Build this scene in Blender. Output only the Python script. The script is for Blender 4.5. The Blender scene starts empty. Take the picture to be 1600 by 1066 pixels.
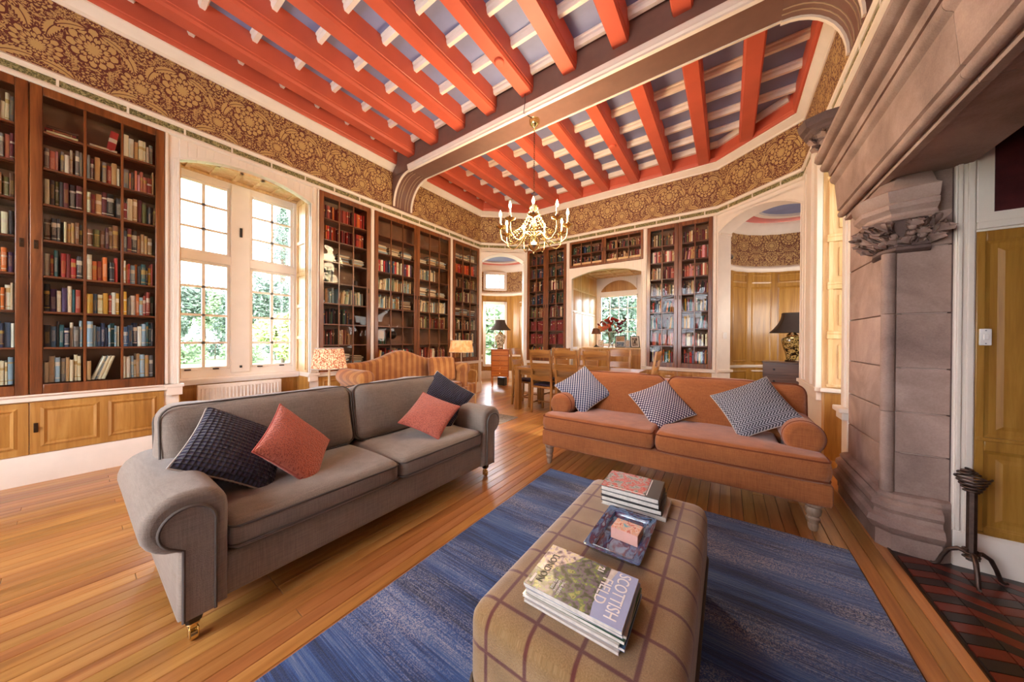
import bpy, math, random
from mathutils import Vector, Matrix
from math import sin, cos, pi, radians, hypot, atan2, sqrt
random.seed(7)
scene = bpy.context.scene
COL = scene.collection

# ---------------------------------------------------------------- camera, world, sun, area lights, exposure
cam_d = bpy.data.cameras.new('camera'); cam = bpy.data.objects.new('camera', cam_d); COL.objects.link(cam)
cam_d.sensor_width = 36.0; cam_d.lens = 482.39 / 1600 * 36
cam_d.clip_start = 0.02; cam_d.clip_end = 300
yaw, pitch, roll = 0.609, -0.004, 0.006
_f = Vector((-sin(yaw)*cos(pitch), cos(yaw)*cos(pitch), sin(pitch)))
_r = Vector((cos(yaw), sin(yaw), 0)); _u = _r.cross(_f)
_r2 = _r*cos(roll) + _u*sin(roll); _u2 = -_r*sin(roll) + _u*cos(roll)
cam.matrix_world = Matrix(((_r2.x, _u2.x, -_f.x, 0), (_r2.y, _u2.y, -_f.y, 0), (_r2.z, _u2.z, -_f.z, 1.25), (0, 0, 0, 1)))
scene.camera = cam

world = bpy.data.worlds.new('sky'); scene.world = world; world.use_nodes = True
wn = world.node_tree; wn.nodes.clear()
w_out = wn.nodes.new('ShaderNodeOutputWorld'); w_bg = wn.nodes.new('ShaderNodeBackground')
w_sky = wn.nodes.new('ShaderNodeTexSky'); w_sky.sky_type = 'NISHITA'; w_sky.sun_disc = False
w_sky.sun_elevation = radians(38); w_sky.sun_rotation = radians(100); w_sky.air_density = 1.0; w_sky.dust_density = 3.0
w_mix = wn.nodes.new('ShaderNodeMixRGB'); w_mix.inputs[0].default_value = 0.8
w_mix.inputs[2].default_value = (4.6, 4.8, 5.2, 1)          # thin bright overcast over the blue
wn.links.new(w_sky.outputs[0], w_mix.inputs[1]); wn.links.new(w_mix.outputs[0], w_bg.inputs[0])
w_bg.inputs[1].default_value = 3.3
wn.links.new(w_bg.outputs[0], w_out.inputs[0])

sun_d = bpy.data.lights.new('sun', 'SUN'); sun_d.energy = 3.0; sun_d.angle = radians(1.5); sun_d.color = (1, .93, .82)
sun = bpy.data.objects.new('sun', sun_d); COL.objects.link(sun)
sun.rotation_euler = Vector((-0.84, -0.10, -0.53)).to_track_quat('-Z', 'Y').to_euler()

def area(name, loc, dirv, sx, sy, power, col=(1, 1, 1)):
    d = bpy.data.lights.new(name, 'AREA'); d.shape = 'RECTANGLE'; d.size = sx; d.size_y = sy; d.energy = power; d.color = col
    o = bpy.data.objects.new(name, d); COL.objects.link(o); o.location = loc
    o.rotation_euler = Vector(dirv).to_track_quat('-Z', 'Z').to_euler(); return o
# added area lamps brightening the two turrets; they stand in for unseen windows
area('fill_turret_right', (2.02, 7.05, 1.75), (-1, 0.1, 0), 0.7, 1.7, 34, (1, .93, .84))
area('fill_turret_left', (-6.28, 6.62, 1.9), (1, 0.25, 0), 0.7, 1.6, 60, (1, .93, .84))

scene.view_settings.view_transform = 'Standard'; scene.view_settings.look = 'None'
scene.view_settings.gamma = 1.0; scene.view_settings.use_curve_mapping = False
scene.view_settings.exposure = 0.22

# ---------------------------------------------------------------- helpers
def srgb(h, a=1.0):
    h = h.lstrip('#'); c = [int(h[i:i+2], 16)/255 for i in (0, 2, 4)]
    return tuple(x/12.92 if x <= .04045 else ((x+.055)/1.055)**2.4 for x in c) + (a,)

class MB:
    def __init__(s): s.v = []; s.f = []; s.m = []; s.uv = {}
    def face(s, pts, mi=0):
        n = len(s.v); s.v += [tuple(p) for p in pts]; s.f.append(tuple(range(n, n+len(pts)))); s.m.append(mi)
    def add(s, vs, fs, mi=0):
        n = len(s.v); s.v += [tuple(p) for p in vs]
        for q in fs: s.f.append(tuple(i+n for i in q)); s.m.append(mi)
        return n
    def box(s, x0, x1, y0, y1, z0, z1, mi=0):
        vs = [(x0,y0,z0),(x1,y0,z0),(x1,y1,z0),(x0,y1,z0),(x0,y0,z1),(x1,y0,z1),(x1,y1,z1),(x0,y1,z1)]
        s.add(vs, [(0,3,2,1),(4,5,6,7),(0,1,5,4),(1,2,6,5),(2,3,7,6),(3,0,4,7)], mi); return s
    def hexa(s, b, t, mi=0):          # 4 bottom pts, 4 top pts (ccw from above)
        s.add(list(b)+list(t), [(0,3,2,1),(4,5,6,7),(0,1,5,4),(1,2,6,5),(2,3,7,6),(3,0,4,7)], mi); return s
    def prism(s, prof, axis, a0, a1, mi=0):     # prof: 2D ccw polygon; axis 'x': (y,z) ; 'y': (x,z) ; 'z': (x,y)
        n = len(prof)
        def P(p, a): return (a,p[0],p[1]) if axis == 'x' else ((p[0],a,p[1]) if axis == 'y' else (p[0],p[1],a))
        vs = [P(p,a0) for p in prof]+[P(p,a1) for p in prof]
        fs = [tuple(range(n-1,-1,-1)), tuple(range(n,2*n))]+[(i,(i+1)%n,(i+1)%n+n,i+n) for i in range(n)]
        if axis == 'y': fs = [q[::-1] for q in fs]
        s.add(vs, fs, mi); return s
    def tube(s, pts, r, seg=8, mi=0, closed=False, caps=True):
        pts = [Vector(p) for p in pts]; n = len(pts); rs = r if isinstance(r,(list,tuple)) else [r]*n
        t0 = (pts[1]-pts[0]).normalized(); ref = Vector((0,0,1)) if abs(t0.z) < .9 else Vector((1,0,0))
        nx = t0.cross(ref).normalized(); vs = []
        for i,p in enumerate(pts):
            if closed: t = (pts[(i+1)%n]-pts[i-1]).normalized()
            else: t = (pts[min(i+1,n-1)]-pts[max(i-1,0)]).normalized()
            nx = (nx - t*nx.dot(t)).normalized(); ny = t.cross(nx)
            for k in range(seg):
                a = 2*pi*k/seg; vs.append(p+(nx*cos(a)+ny*sin(a))*rs[i])
        fs = []
        for i in range(n if closed else n-1):
            j = (i+1)%n
            for k in range(seg): fs.append((i*seg+k, i*seg+(k+1)%seg, j*seg+(k+1)%seg, j*seg+k))
        if caps and not closed: fs += [tuple(range(seg-1,-1,-1)), tuple((n-1)*seg+k for k in range(seg))]
        s.add(vs, fs, mi); return s
    def lathe(s, prof, seg=20, c=(0,0,0), mi=0, sq=None):
        vs = []; n = len(prof)
        for (r,z) in prof:
            for k in range(seg):
                a = 2*pi*k/seg
                if sq: # superellipse for squarish section
                    ca, sa = cos(a), sin(a); q = (abs(ca)**sq+abs(sa)**sq)**(-1/sq)
                    vs.append((c[0]+r*q*ca, c[1]+r*q*sa, c[2]+z))
                else: vs.append((c[0]+r*cos(a), c[1]+r*sin(a), c[2]+z))
        fs = []
        for i in range(n-1):
            for k in range(seg): fs.append((i*seg+k, i*seg+(k+1)%seg, (i+1)*seg+(k+1)%seg, (i+1)*seg+k))
        if prof[0][0] > 1e-4: fs.append(tuple(range(seg-1,-1,-1)))
        if prof[-1][0] > 1e-4: fs.append(tuple((n-1)*seg+k for k in range(seg)))
        s.add(vs, fs, mi); return s
    def sweep(s, prof, path, mi=0, closed_prof=True, lo=None):   # prof: (n,z), n to the right of travel; path xy, mitred
        pts = [Vector((p[0],p[1])) for p in path]; n = len(pts); m = len(prof); vs = []; L = 0; us = []
        for i,p in enumerate(pts):
            d0 = (pts[i]-pts[i-1]).normalized() if i > 0 else None; d1 = (pts[i+1]-pts[i]).normalized() if i < n-1 else None
            if d0 is None: d0 = d1
            if d1 is None: d1 = d0
            n0 = Vector((d0.y,-d0.x)); n1 = Vector((d1.y,-d1.x)); b = (n0+n1); b = b/(b.dot(n0)) if b.length > 1e-6 else n0
            if i > 0: L += (pts[i]-pts[i-1]).length
            for (o,z) in prof: vs.append((p.x+b.x*o, p.y+b.y*o, z)); us.append((L, z))
        base = len(s.v); fs = []
        for i in range(n-1):
            for k in range(m if closed_prof else m-1):
                k2 = (k+1)%m; fs.append((i*m+k, i*m+k2, (i+1)*m+k2, (i+1)*m+k))
        if closed_prof: fs += [tuple(range(m-1,-1,-1)), tuple((n-1)*m+k for k in range(m))]
        s.add(vs, fs, mi)
        for i,u in enumerate(us): s.uv[base+i] = u
        return s
    def quad_strip_surface(s, rows, mi=0, closed_u=False):   # rows: list of lists of points
        m = len(rows[0]); vs = [p for r in rows for p in r]; fs = []
        for i in range(len(rows)-1):
            for k in range(m if closed_u else m-1):
                fs.append((i*m+k, i*m+(k+1)%m, (i+1)*m+(k+1)%m, (i+1)*m+k))
        s.add(vs, fs, mi); return s
    def xf(s, M, start=0):
        s.v[start:] = [tuple(M @ Vector(p)) for p in s.v[start:]]; return s

def mesh_of(mb, name, mats, smooth=40, uvf=None):
    me = bpy.data.meshes.new(name); me.from_pydata(mb.v, [], mb.f)
    for m in (mats if isinstance(mats,(list,tuple)) else [mats]): me.materials.append(m)
    if any(mb.m): me.polygons.foreach_set('material_index', mb.m)
    if mb.uv or uvf:
        uv = me.uv_layers.new(name='UVMap')
        for p in me.polygons:
            for li in p.loop_indices:
                vi = me.loops[li].vertex_index
                uv.data[li].uv = uvf(me.vertices[vi].co, p.normal) if uvf else mb.uv.get(vi, (0,0))
    if smooth:
        me.polygons.foreach_set('use_smooth', [True]*len(me.polygons))
        me.update(); me.set_sharp_from_angle(angle=radians(smooth))
    me.update(); return me

def part(name, mb, mats, parent=None, loc=None, bevel=0, smooth=40, uvf=None, label=None, bseg=2):
    me = mb if isinstance(mb, bpy.types.Mesh) else mesh_of(mb, name, mats, smooth, uvf)
    o = bpy.data.objects.new(name, me); COL.objects.link(o)
    if parent: o.parent = parent
    if loc is not None: o.location = loc
    if bevel:
        b = o.modifiers.new('bevel','BEVEL'); b.width = bevel; b.segments = bseg; b.limit_method = 'ANGLE'; b.angle_limit = radians(35)
    if label: o['label'] = label
    return o
def tag(o, label=None, cat=None, group=None, kind=None):
    if label: o['label'] = label
    if cat: o['category'] = cat
    if group: o['group'] = group
    if kind: o['kind'] = kind
    return o
def thing(name, label, cat, loc=(0,0,0), rz=0, group=None):
    o = bpy.data.objects.new(name, None); COL.objects.link(o); o.location = loc; o.rotation_euler = (0,0,rz); o.empty_display_size = .1
    return tag(o, label, cat, group)
def struct(name, loc=(0,0,0), rz=0):
    o = bpy.data.objects.new(name, None); COL.objects.link(o); o.location = loc; o.rotation_euler = (0,0,rz); o['kind'] = 'structure'; return o
def dup(o, parent=None):
    c = o.copy(); COL.objects.link(c)
    if parent is not None: c.parent = parent
    for ch in [k for k in KIDS.get(o.name, [])]: dup(ch, c)
    return c
KIDS = {}
def kids():
    KIDS.clear()
    for o in COL.objects:
        if o.parent: KIDS.setdefault(o.parent.name, []).append(o)
def copy_tree(o, ob_kids=None):
    kids(); return dup(o)

def arc(cx, cy, r, a0, a1, n, ry=None):
    ry = ry or r
    return [(cx+r*cos(radians(a0+(a1-a0)*i/n)), cy+ry*sin(radians(a0+(a1-a0)*i/n))) for i in range(n+1)]

def soft_box(sx, sy, sz, r, puff=(0,0,0), n=10, dent=0, seed=0):
    """rounded, puffed box centred on the origin"""
    rnd = random.Random(seed); ph = [rnd.uniform(0,6.3) for _ in range(6)]
    ts = [sin((i/n*2-1)*pi/2) for i in range(n+1)]; idx = {}; vs = []; fs = []
    h = (sx/2, sy/2, sz/2); r = min(r, min(h)*.999)
    def V(i,j,k):
        if (i,j,k) in idx: return idx[(i,j,k)]
        q = [ts[i]*h[0], ts[j]*h[1], ts[k]*h[2]]; inn = [max(-(h[a]-r), min(h[a]-r, q[a])) for a in range(3)]
        d = [q[a]-inn[a] for a in range(3)]; L = sqrt(sum(x*x for x in d))
        if L > 1e-9: q = [inn[a]+d[a]/L*r for a in range(3)]
        u = [q[a]/h[a] for a in range(3)]
        b = [max(0,1-x*x) for x in u]
        o = [q[0]*(1+puff[0]*b[1]*b[2]), q[1]*(1+puff[1]*b[0]*b[2]), q[2]*(1+puff[2]*(b[0]*b[1])**.6)]
        if dent:
            w = dent*(sin(q[0]*9+ph[0])*sin(q[1]*7+ph[1])+.6*sin(q[0]*17+q[2]*13+ph[2])*sin(q[1]*15+ph[3]))
            o = [o[a]+w*u[a]*(abs(u[a])**2) for a in range(3)]
        idx[(i,j,k)] = len(vs); vs.append(tuple(o)); return idx[(i,j,k)]
    for a in range(n):
        for b in range(n):
            fs += [(V(a,b,0),V(a,b+1,0),V(a+1,b+1,0),V(a+1,b,0)), (V(a,b,n),V(a+1,b,n),V(a+1,b+1,n),V(a,b+1,n)),
                   (V(a,0,b),V(a+1,0,b),V(a+1,0,b+1),V(a,0,b+1)), (V(a,n,b),V(a,n,b+1),V(a+1,n,b+1),V(a+1,n,b)),
                   (V(0,a,b),V(0,a,b+1),V(0,a+1,b+1),V(0,a+1,b)), (V(n,a,b),V(n,a+1,b),V(n,a+1,b+1),V(n,a,b+1))]
    m = MB(); m.add(vs, fs); return m
def sbox_at(x0,x1,y0,y1,z0,z1,r,puff=(0,0,0),n=10,dent=0,seed=0):
    m = soft_box(x1-x0,y1-y0,z1-z0,r,puff,n,dent,seed); return m.xf(Matrix.Translation(((x0+x1)/2,(y0+y1)/2,(z0+z1)/2)))
def rrect_loop(x0,x1,y0,y1,z,r,n=5):
    p = []
    for cx,cy,a in ((x1-r,y1-r,0),(x0+r,y1-r,90),(x0+r,y0+r,180),(x1-r,y0+r,270)):
        for i in range(n+1):
            t = radians(a+90*i/n); p.append((cx+r*cos(t),cy+r*sin(t),z))
    return p
# ---------------------------------------------------------------- materials
class NT:
    def __init__(s, name):
        s.mat = bpy.data.materials.new(name); s.mat.use_nodes = True; s.t = s.mat.node_tree; s.n = s.t.nodes; s.n.clear()
        s.out = s.N('ShaderNodeOutputMaterial'); s.b = s.N('ShaderNodeBsdfPrincipled'); s.L(s.b.outputs[0], s.out.inputs[0])
    def N(s, typ, **kw):
        n = s.n.new(typ)
        for k,v in kw.items(): setattr(n, k, v)
        return n
    def L(s, a, b): s.t.links.new(a, b)
    def set(s, inp, v):
        i = s.b.inputs[inp]
        if hasattr(v, 'is_output'): s.L(v, i)
        else: i.default_value = v
    def coord(s, kind='Object', scale=(1,1,1), rot=(0,0,0)):
        c = s.N('ShaderNodeTexCoord'); m = s.N('ShaderNodeMapping'); m.inputs['Scale'].default_value = scale; m.inputs['Rotation'].default_value = rot
        s.L(c.outputs[kind], m.inputs[0]); return m.outputs[0]
    def noise(s, vec, scale, detail=4, rough=.55, dist=0):
        n = s.N('ShaderNodeTexNoise'); n.inputs['Scale'].default_value = scale; n.inputs['Detail'].default_value = detail
        n.inputs['Roughness'].default_value = rough; n.inputs['Distortion'].default_value = dist
        if vec is not None: s.L(vec, n.inputs['Vector'])
        return n.outputs['Fac']
    def ramp(s, fac, stops, interp='LINEAR'):
        r = s.N('ShaderNodeValToRGB'); r.color_ramp.interpolation = interp; e = r.color_ramp.elements
        while len(e) < len(stops): e.new(.5)
        for i,(p,c) in enumerate(stops): e[i].position = p; e[i].color = c if len(c) == 4 else tuple(c)+(1,)
        s.L(fac, r.inputs[0]); return r.outputs[0]
    def math(s, op, a, b=None, c=None):
        n = s.N('ShaderNodeMath', operation=op)
        for i,v in enumerate((a,b,c)):
            if v is None: continue
            if hasattr(v,'is_output'): s.L(v, n.inputs[i])
            else: n.inputs[i].default_value = v
        return n.outputs[0]
    def mix(s, fac, a, b, typ='MIX'):
        n = s.N('ShaderNodeMixRGB', blend_type=typ)
        for i,v in enumerate((fac,a,b)):
            if hasattr(v,'is_output'): s.L(v, n.inputs[i])
            else: n.inputs[i].default_value = v
        return n.outputs[0]
    def bump(s, h, strength=.3, dist=.01):
        n = s.N('ShaderNodeBump'); n.inputs['Strength'].default_value = strength; n.inputs['Distance'].default_value = dist
        s.L(h, n.inputs['Height']); s.L(n.outputs[0], s.b.inputs['Normal']); return n
    def sep(s, vec):
        n = s.N('ShaderNodeSeparateXYZ'); s.L(vec, n.inputs[0]); return n.outputs
    def comb(s, x, y, z=0.0):
        n = s.N('ShaderNodeCombineXYZ')
        for i,v in enumerate((x,y,z)):
            if hasattr(v,'is_output'): s.L(v, n.inputs[i])
            else: n.inputs[i].default_value = v
        return n.outputs[0]

def m_plain(name, col, rough=.5, metal=0, var=.06, scale=8, bump=0, coat=0, spec=.5):
    t = NT(name); c = srgb(col); f = t.noise(t.coord(), scale, 5)
    d = tuple(x*(1-var*2) for x in c[:3])+(1,); u = tuple(min(1,x*(1+var)) for x in c[:3])+(1,)
    t.set('Base Color', t.ramp(f, [(.3,d),(.7,u)])); t.set('Roughness', rough); t.set('Metallic', metal); t.set('Specular IOR Level', spec)
    if coat: t.set('Coat Weight', coat); t.set('Coat Roughness', .12)
    if bump: t.bump(t.noise(t.coord(), scale*8, 3), bump, .004)
    return t.mat
def m_wood(name, dark, mid, light, axis='z', rough=.4, freq=14, coat=.2, objvar=0, knots=0):
    t = NT(name); sc = {'x':(.06,1,1),'y':(1,.06,1),'z':(1,1,.06)}[axis]
    v = t.coord('Object', tuple(k*freq for k in sc))
    if objvar:
        oi = t.N('ShaderNodeObjectInfo'); a = t.N('ShaderNodeVectorMath', operation='ADD'); t.L(v, a.inputs[0])
        t.L(t.comb(t.math('MULTIPLY', oi.outputs['Random'], 40.0), t.math('MULTIPLY', oi.outputs['Random'], 93.0), t.math('MULTIPLY', oi.outputs['Random'], 17.0)), a.inputs[1]); v = a.outputs[0]
    f = t.noise(v, 1.0, 8, .62, .9); g = t.noise(v, 5.0, 3, .5)
    c = t.ramp(t.math('ADD', t.math('MULTIPLY', f, .8), t.math('MULTIPLY', g, .2)), [(.32,srgb(dark)),(.5,srgb(mid)),(.68,srgb(light))])
    if objvar:
        h = t.N('ShaderNodeHueSaturation'); t.L(c, h.inputs['Color'])
        t.L(t.math('ADD', t.math('MULTIPLY', oi.outputs['Random'], objvar*2), 1-objvar), h.inputs['Value'])
        r2 = t.math('FRACT', t.math('MULTIPLY', oi.outputs['Random'], 7.31)); t.L(t.math('ADD', t.math('MULTIPLY', r2, .02), .49), h.inputs['Hue']); c = h.outputs[0]
    if knots:
        vo = t.N('ShaderNodeTexVoronoi'); vo.inputs['Scale'].default_value = 1.0
        kv = t.coord('Object', (7, 1.6, 1) if axis == 'y' else (1.6, 7, 1)); t.L(kv, vo.inputs['Vector'])
        k = t.ramp(vo.outputs['Distance'], [(.03,(1,1,1)),(.10,(0,0,0))]); c = t.mix(t.math('MULTIPLY', k, knots), c, srgb('#3a1a0a'))
    t.set('Base Color', c); t.set('Roughness', rough)
    if coat: t.set('Coat Weight', coat); t.set('Coat Roughness', .15)
    t.bump(f, .12, .004); return t.mat
def m_fabric(name, c1, c2, scale=260, rough=.9, bump=.25, mott=.5, sheen=.3):
    t = NT(name); v = t.coord('Object')
    w = t.N('ShaderNodeTexVoronoi'); w.inputs['Scale'].default_value = scale; t.L(v, w.inputs['Vector'])
    big = t.noise(v, 3, 4); str_ = t.noise(t.coord('Object', (220,220,12)), 1, 2); str2 = t.noise(t.coord('Object', (12,12,260)), 1, 2)
    f = t.math('ADD', t.math('MULTIPLY', str_, .35), t.math('ADD', t.math('MULTIPLY', str2, .35), t.math('MULTIPLY', big, .3)))
    t.set('Base Color', t.ramp(f, [(.35,srgb(c1)),(.62,srgb(c2))])); t.set('Roughness', rough); t.set('Sheen Weight', sheen); t.set('Specular IOR Level', .2)
    t.bump(t.math('ADD', w.outputs['Distance'], t.math('ADD', str_, str2)), bump, .002); return t.mat
def m_emit(name, col, s):
    t = NT(name); t.set('Base Color', srgb(col)); t.set('Emission Color', srgb(col)); t.set('Emission Strength', s); return t.mat

def m_glass_pane(name='window_glass', tint=(1,1,1,1), ior=1.5, wav=.02, rough=0.0):
    t = NT(name); t.n.remove(t.b)
    tr = t.N('ShaderNodeBsdfTransparent'); tr.inputs[0].default_value = tint; gl = t.N('ShaderNodeBsdfGlossy'); gl.inputs['Roughness'].default_value = rough
    fr = t.N('ShaderNodeFresnel'); fr.inputs['IOR'].default_value = ior; mx = t.N('ShaderNodeMixShader')
    oi = t.N('ShaderNodeObjectInfo'); ge = t.coord('Object', (1,1,1)); a = t.N('ShaderNodeVectorMath', operation='ADD'); t.L(ge, a.inputs[0]); t.L(t.math('MULTIPLY', oi.outputs['Random'], 30.0), a.inputs[1])
    nz = t.noise(a.outputs[0], 2.5, 1, .4); bp = t.N('ShaderNodeBump'); bp.inputs['Strength'].default_value = wav; bp.inputs['Distance'].default_value = 1.0; t.L(nz, bp.inputs['Height'])
    t.L(bp.outputs[0], gl.inputs['Normal']); t.L(fr.outputs[0], mx.inputs[0]); t.L(tr.outputs[0], mx.inputs[1]); t.L(gl.outputs[0], mx.inputs[2]); t.L(mx.outputs[0], t.out.inputs[0]); return t.mat

def m_damask():
    """woven damask in metres (u along the wall, v = height): sunflower heads alternating with tall pomegranate flowers among mirrored leaf scrolls"""
    t = NT('damask_wallpaper'); c = t.N('ShaderNodeTexCoord'); x, y, _ = t.sep(c.outputs['UV']); W = .575
    XA = t.math('MULTIPLY', t.math('ABSOLUTE', t.math('SUBTRACT', t.math('FRACT', t.math('ADD', t.math('DIVIDE', t.math('SUBTRACT', x, .14), W), .5)), .5)), W)
    XB = t.math('SUBTRACT', W/2, XA); Y = y
    wob = t.math('MULTIPLY', t.math('SUBTRACT', t.noise(t.comb(XA, Y, 1.3), 30.0, 2), .5), .022)
    def flower(X, yc, R, petals, squash, lean):
        dy = t.math('MULTIPLY', t.math('SUBTRACT', Y, yc), squash); r = t.math('ADD', t.math('SQRT', t.math('ADD', t.math('MULTIPLY', X, X), t.math('MULTIPLY', dy, dy))), wob)
        th = t.math('ARCTAN2', X, dy); Rt = t.math('MULTIPLY', R, t.math('ADD', 1.0, t.math('MULTIPLY', t.math('COSINE', th), lean)))
        gold = None; gap = None
        for (fr, ph) in ((1.0, 0.0), (.68, 1.57), (.40, 0.0)):
            pet = t.math('ABSOLUTE', t.math('COSINE', t.math('ADD', t.math('MULTIPLY', th, petals), ph)))
            e = t.math('MULTIPLY', t.math('MULTIPLY', Rt, fr), t.math('ADD', .74, t.math('MULTIPLY', t.math('POWER', pet, .6), .26)))
            ins = t.math('LESS_THAN', r, e)
            rim = t.math('LESS_THAN', t.math('ABSOLUTE', t.math('SUBTRACT', r, e)), .0058)
            vein = t.math('MULTIPLY', t.math('LESS_THAN', pet, .24), t.math('MULTIPLY', ins, t.math('GREATER_THAN', r, t.math('MULTIPLY', Rt, fr*.55))))
            d = t.math('MAXIMUM', rim, vein)
            if gold is None: gold = t.math('SUBTRACT', ins, d); area = t.math('LESS_THAN', r, t.math('ADD', e, .011))
            else: gold = t.math('SUBTRACT', gold, t.math('MULTIPLY', d, 1.0))
        return area, t.math('MAXIMUM', gold, 0.0)
    def leaf(X, yc, a, b, rot):
        ca, sa = cos(rot), sin(rot); dx = t.math('SUBTRACT', X, a[0]); dy = t.math('SUBTRACT', Y, yc)
        p = t.math('ADD', t.math('MULTIPLY', dx, ca), t.math('MULTIPLY', dy, sa)); q = t.math('ADD', t.math('SUBTRACT', t.math('MULTIPLY', dy, ca), t.math('MULTIPLY', dx, sa)), t.math('MULTIPLY', t.math('MULTIPLY', p, p), 2.2))
        d = t.math('ADD', t.math('POWER', t.math('DIVIDE', p, b[0]), 2.0), t.math('POWER', t.math('DIVIDE', q, b[1]), 2.0))
        ser = t.math('MULTIPLY', t.math('SINE', t.math('ADD', t.math('MULTIPLY', p, 210.0), t.math('MULTIPLY', t.math('ABSOLUTE', q), 260.0))), .45)
        ins = t.math('LESS_THAN', t.math('ADD', d, t.math('MULTIPLY', ser, .6)), 1.0); mid = t.math('LESS_THAN', t.math('ABSOLUTE', q), .0035)
        return t.math('LESS_THAN', d, 1.45), t.math('MAXIMUM', t.math('SUBTRACT', ins, mid), 0.0)
    parts = [flower(XA, 3.755, .135, 8.0, 1.0, .16), flower(XB, 3.93, .150, 6.0, .82, .12), flower(XB, 3.665, .070, 5.0, 1.25, .0), flower(XA, 4.16, .085, 5.0, 1.0, .1), flower(XA, 3.19, .135, 8.0, 1.0, .16), flower(XB, 3.33, .14, 6.0, .82, .12)]
    parts += [leaf(XA, 3.985, (.075, 0), (.105, .038), 1.05), leaf(XA, 4.07, (.16, 0), (.085, .030), .5), leaf(XA, 3.635, (.11, 0), (.10, .03), -.35), leaf(XA, 3.42, (.075, 0), (.105, .04), 1.05)]
    sv = t.comb(XA, Y, 3.7); n1 = t.noise(sv, 15.0, 2, .5, 2.6); n2 = t.noise(sv, 52.0, 1, .5, .8)
    g = t.math('MULTIPLY', t.math('GREATER_THAN', t.math('ABSOLUTE', t.math('SUBTRACT', n1, .5)), .036), t.math('GREATER_THAN', n2, .45))
    for (area, gold) in parts: g = t.math('ADD', t.math('MULTIPLY', g, t.math('SUBTRACT', 1.0, area)), t.math('MULTIPLY', gold, area))
    g.node.use_clamp = True
    grain = t.noise(c.outputs['UV'], 300, 2)
    gold = t.mix(grain, srgb('#b08a56'), srgb('#d0ab72')); bg = t.mix(grain, srgb('#55231c'), srgb('#6c2f26'))
    t.set('Base Color', t.mix(g, bg, gold)); t.set('Roughness', .65); t.bump(g, .15, .002); return t.mat

def m_band():
    t = NT('carved_foliage_band'); v = t.coord('Object', (1,1,1)); n = t.noise(v, 42, 3, .6, 1.5)
    t.set('Base Color', t.ramp(n, [(.36,srgb('#4f4527')),(.5,srgb('#7d7443')),(.62,srgb('#b9a877'))])); t.set('Roughness', .6); t.bump(n, .8, .02); return t.mat

def m_rug():
    t = NT('blue_rug'); v1 = t.coord('Object', (1.2, 62, 1)); v2 = t.coord('Object', (.5, 8, 1)); v3 = t.coord('Object', (1, 1, 1))
    streak = t.noise(v1, 2.2, 6, .72); band = t.noise(v2, 1.0, 3, .5, .4); spk = t.noise(v3, 190, 2, .7)
    f = t.math('ADD', t.math('MULTIPLY', streak, .55), t.math('MULTIPLY', band, .45))
    base = t.ramp(f, [(.38,srgb('#14213f')),(.46,srgb('#22396a')),(.53,srgb('#345690')),(.60,srgb('#586d96')),(.68,srgb('#9a9aac'))])
    light = t.math('MULTIPLY', t.math('GREATER_THAN', spk, .52), t.ramp(t.math('ADD', t.math('MULTIPLY', t.noise(t.coord('Object', (.8,2.6,1)), 1.1, 3), .7), t.math('MULTIPLY', streak, .3)), [(.47,(0,0,0)),(.62,(1,1,1))]))
    t.set('Base Color', t.mix(t.math('MULTIPLY', light, .75), base, srgb('#c4bcc0'))); t.set('Roughness', .95); t.set('Sheen Weight', .3); t.set('Specular IOR Level', .1)
    t.bump(t.math('ADD', streak, spk), .6, .006); return t.mat

def m_plaid():
    t = NT('tartan_wool'); c = t.N('ShaderNodeTexCoord'); x, y, _ = t.sep(c.outputs['UV'])
    def lines(q, period, off, w):
        f = t.math('ABSOLUTE', t.math('SUBTRACT', t.math('FRACT', t.math('ADD', t.math('DIVIDE', q, period), off)), .5))
        return t.ramp(f, [(w*.45,(1,1,1)),(w,(0,0,0))])
    n = t.noise(c.outputs['UV'], 260, 3, .7); big = t.noise(c.outputs['UV'], 9, 3)
    base = t.ramp(t.math('ADD', t.math('MULTIPLY', n, .6), t.math('MULTIPLY', big, .4)), [(.3,srgb('#735637')),(.52,srgb('#9c7a50')),(.78,srgb('#ba9b70'))])
    wx = lines(x, .132, 0.07, .062); wy = lines(y, .132, .20, .062); tx = lines(x, .132, .57, .3); ty = lines(y, .132, .7, .3)
    k = t.math('MULTIPLY', t.math('MAXIMUM', wx, wy), t.math('ADD', .6, t.math('MULTIPLY', n, .4)))
    k2 = t.math('MULTIPLY', t.math('ADD', tx, ty), .12)
    c1 = t.mix(k2, base, srgb('#7a6136')); t.set('Base Color', t.mix(k, c1, srgb('#560d22'))); t.set('Roughness', .95); t.set('Sheen Weight', .5); t.set('Specular IOR Level', .1)
    t.bump(n, .5, .003); return t.mat

def m_stone(name='sandstone', a='#80675d', b='#a18578', c='#bca092'):
    t = NT(name); v = t.coord('Object'); oi = t.N('ShaderNodeObjectInfo')
    n = t.noise(v, 2.2, 6, .6, .6); g = t.noise(v, 120, 2)
    col = t.ramp(t.math('ADD', t.math('MULTIPLY', n, .85), t.math('MULTIPLY', g, .15)), [(.32,srgb(a)),(.5,srgb(b)),(.68,srgb(c))])
    h = t.N('ShaderNodeHueSaturation'); t.L(col, h.inputs['Color']); t.L(t.math('ADD', t.math('MULTIPLY', oi.outputs['Random'], .2), .9), h.inputs['Value'])
    t.set('Base Color', h.outputs[0]); t.set('Roughness', .75); t.bump(t.math('ADD', g, n), .25, .006); return t.mat

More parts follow.
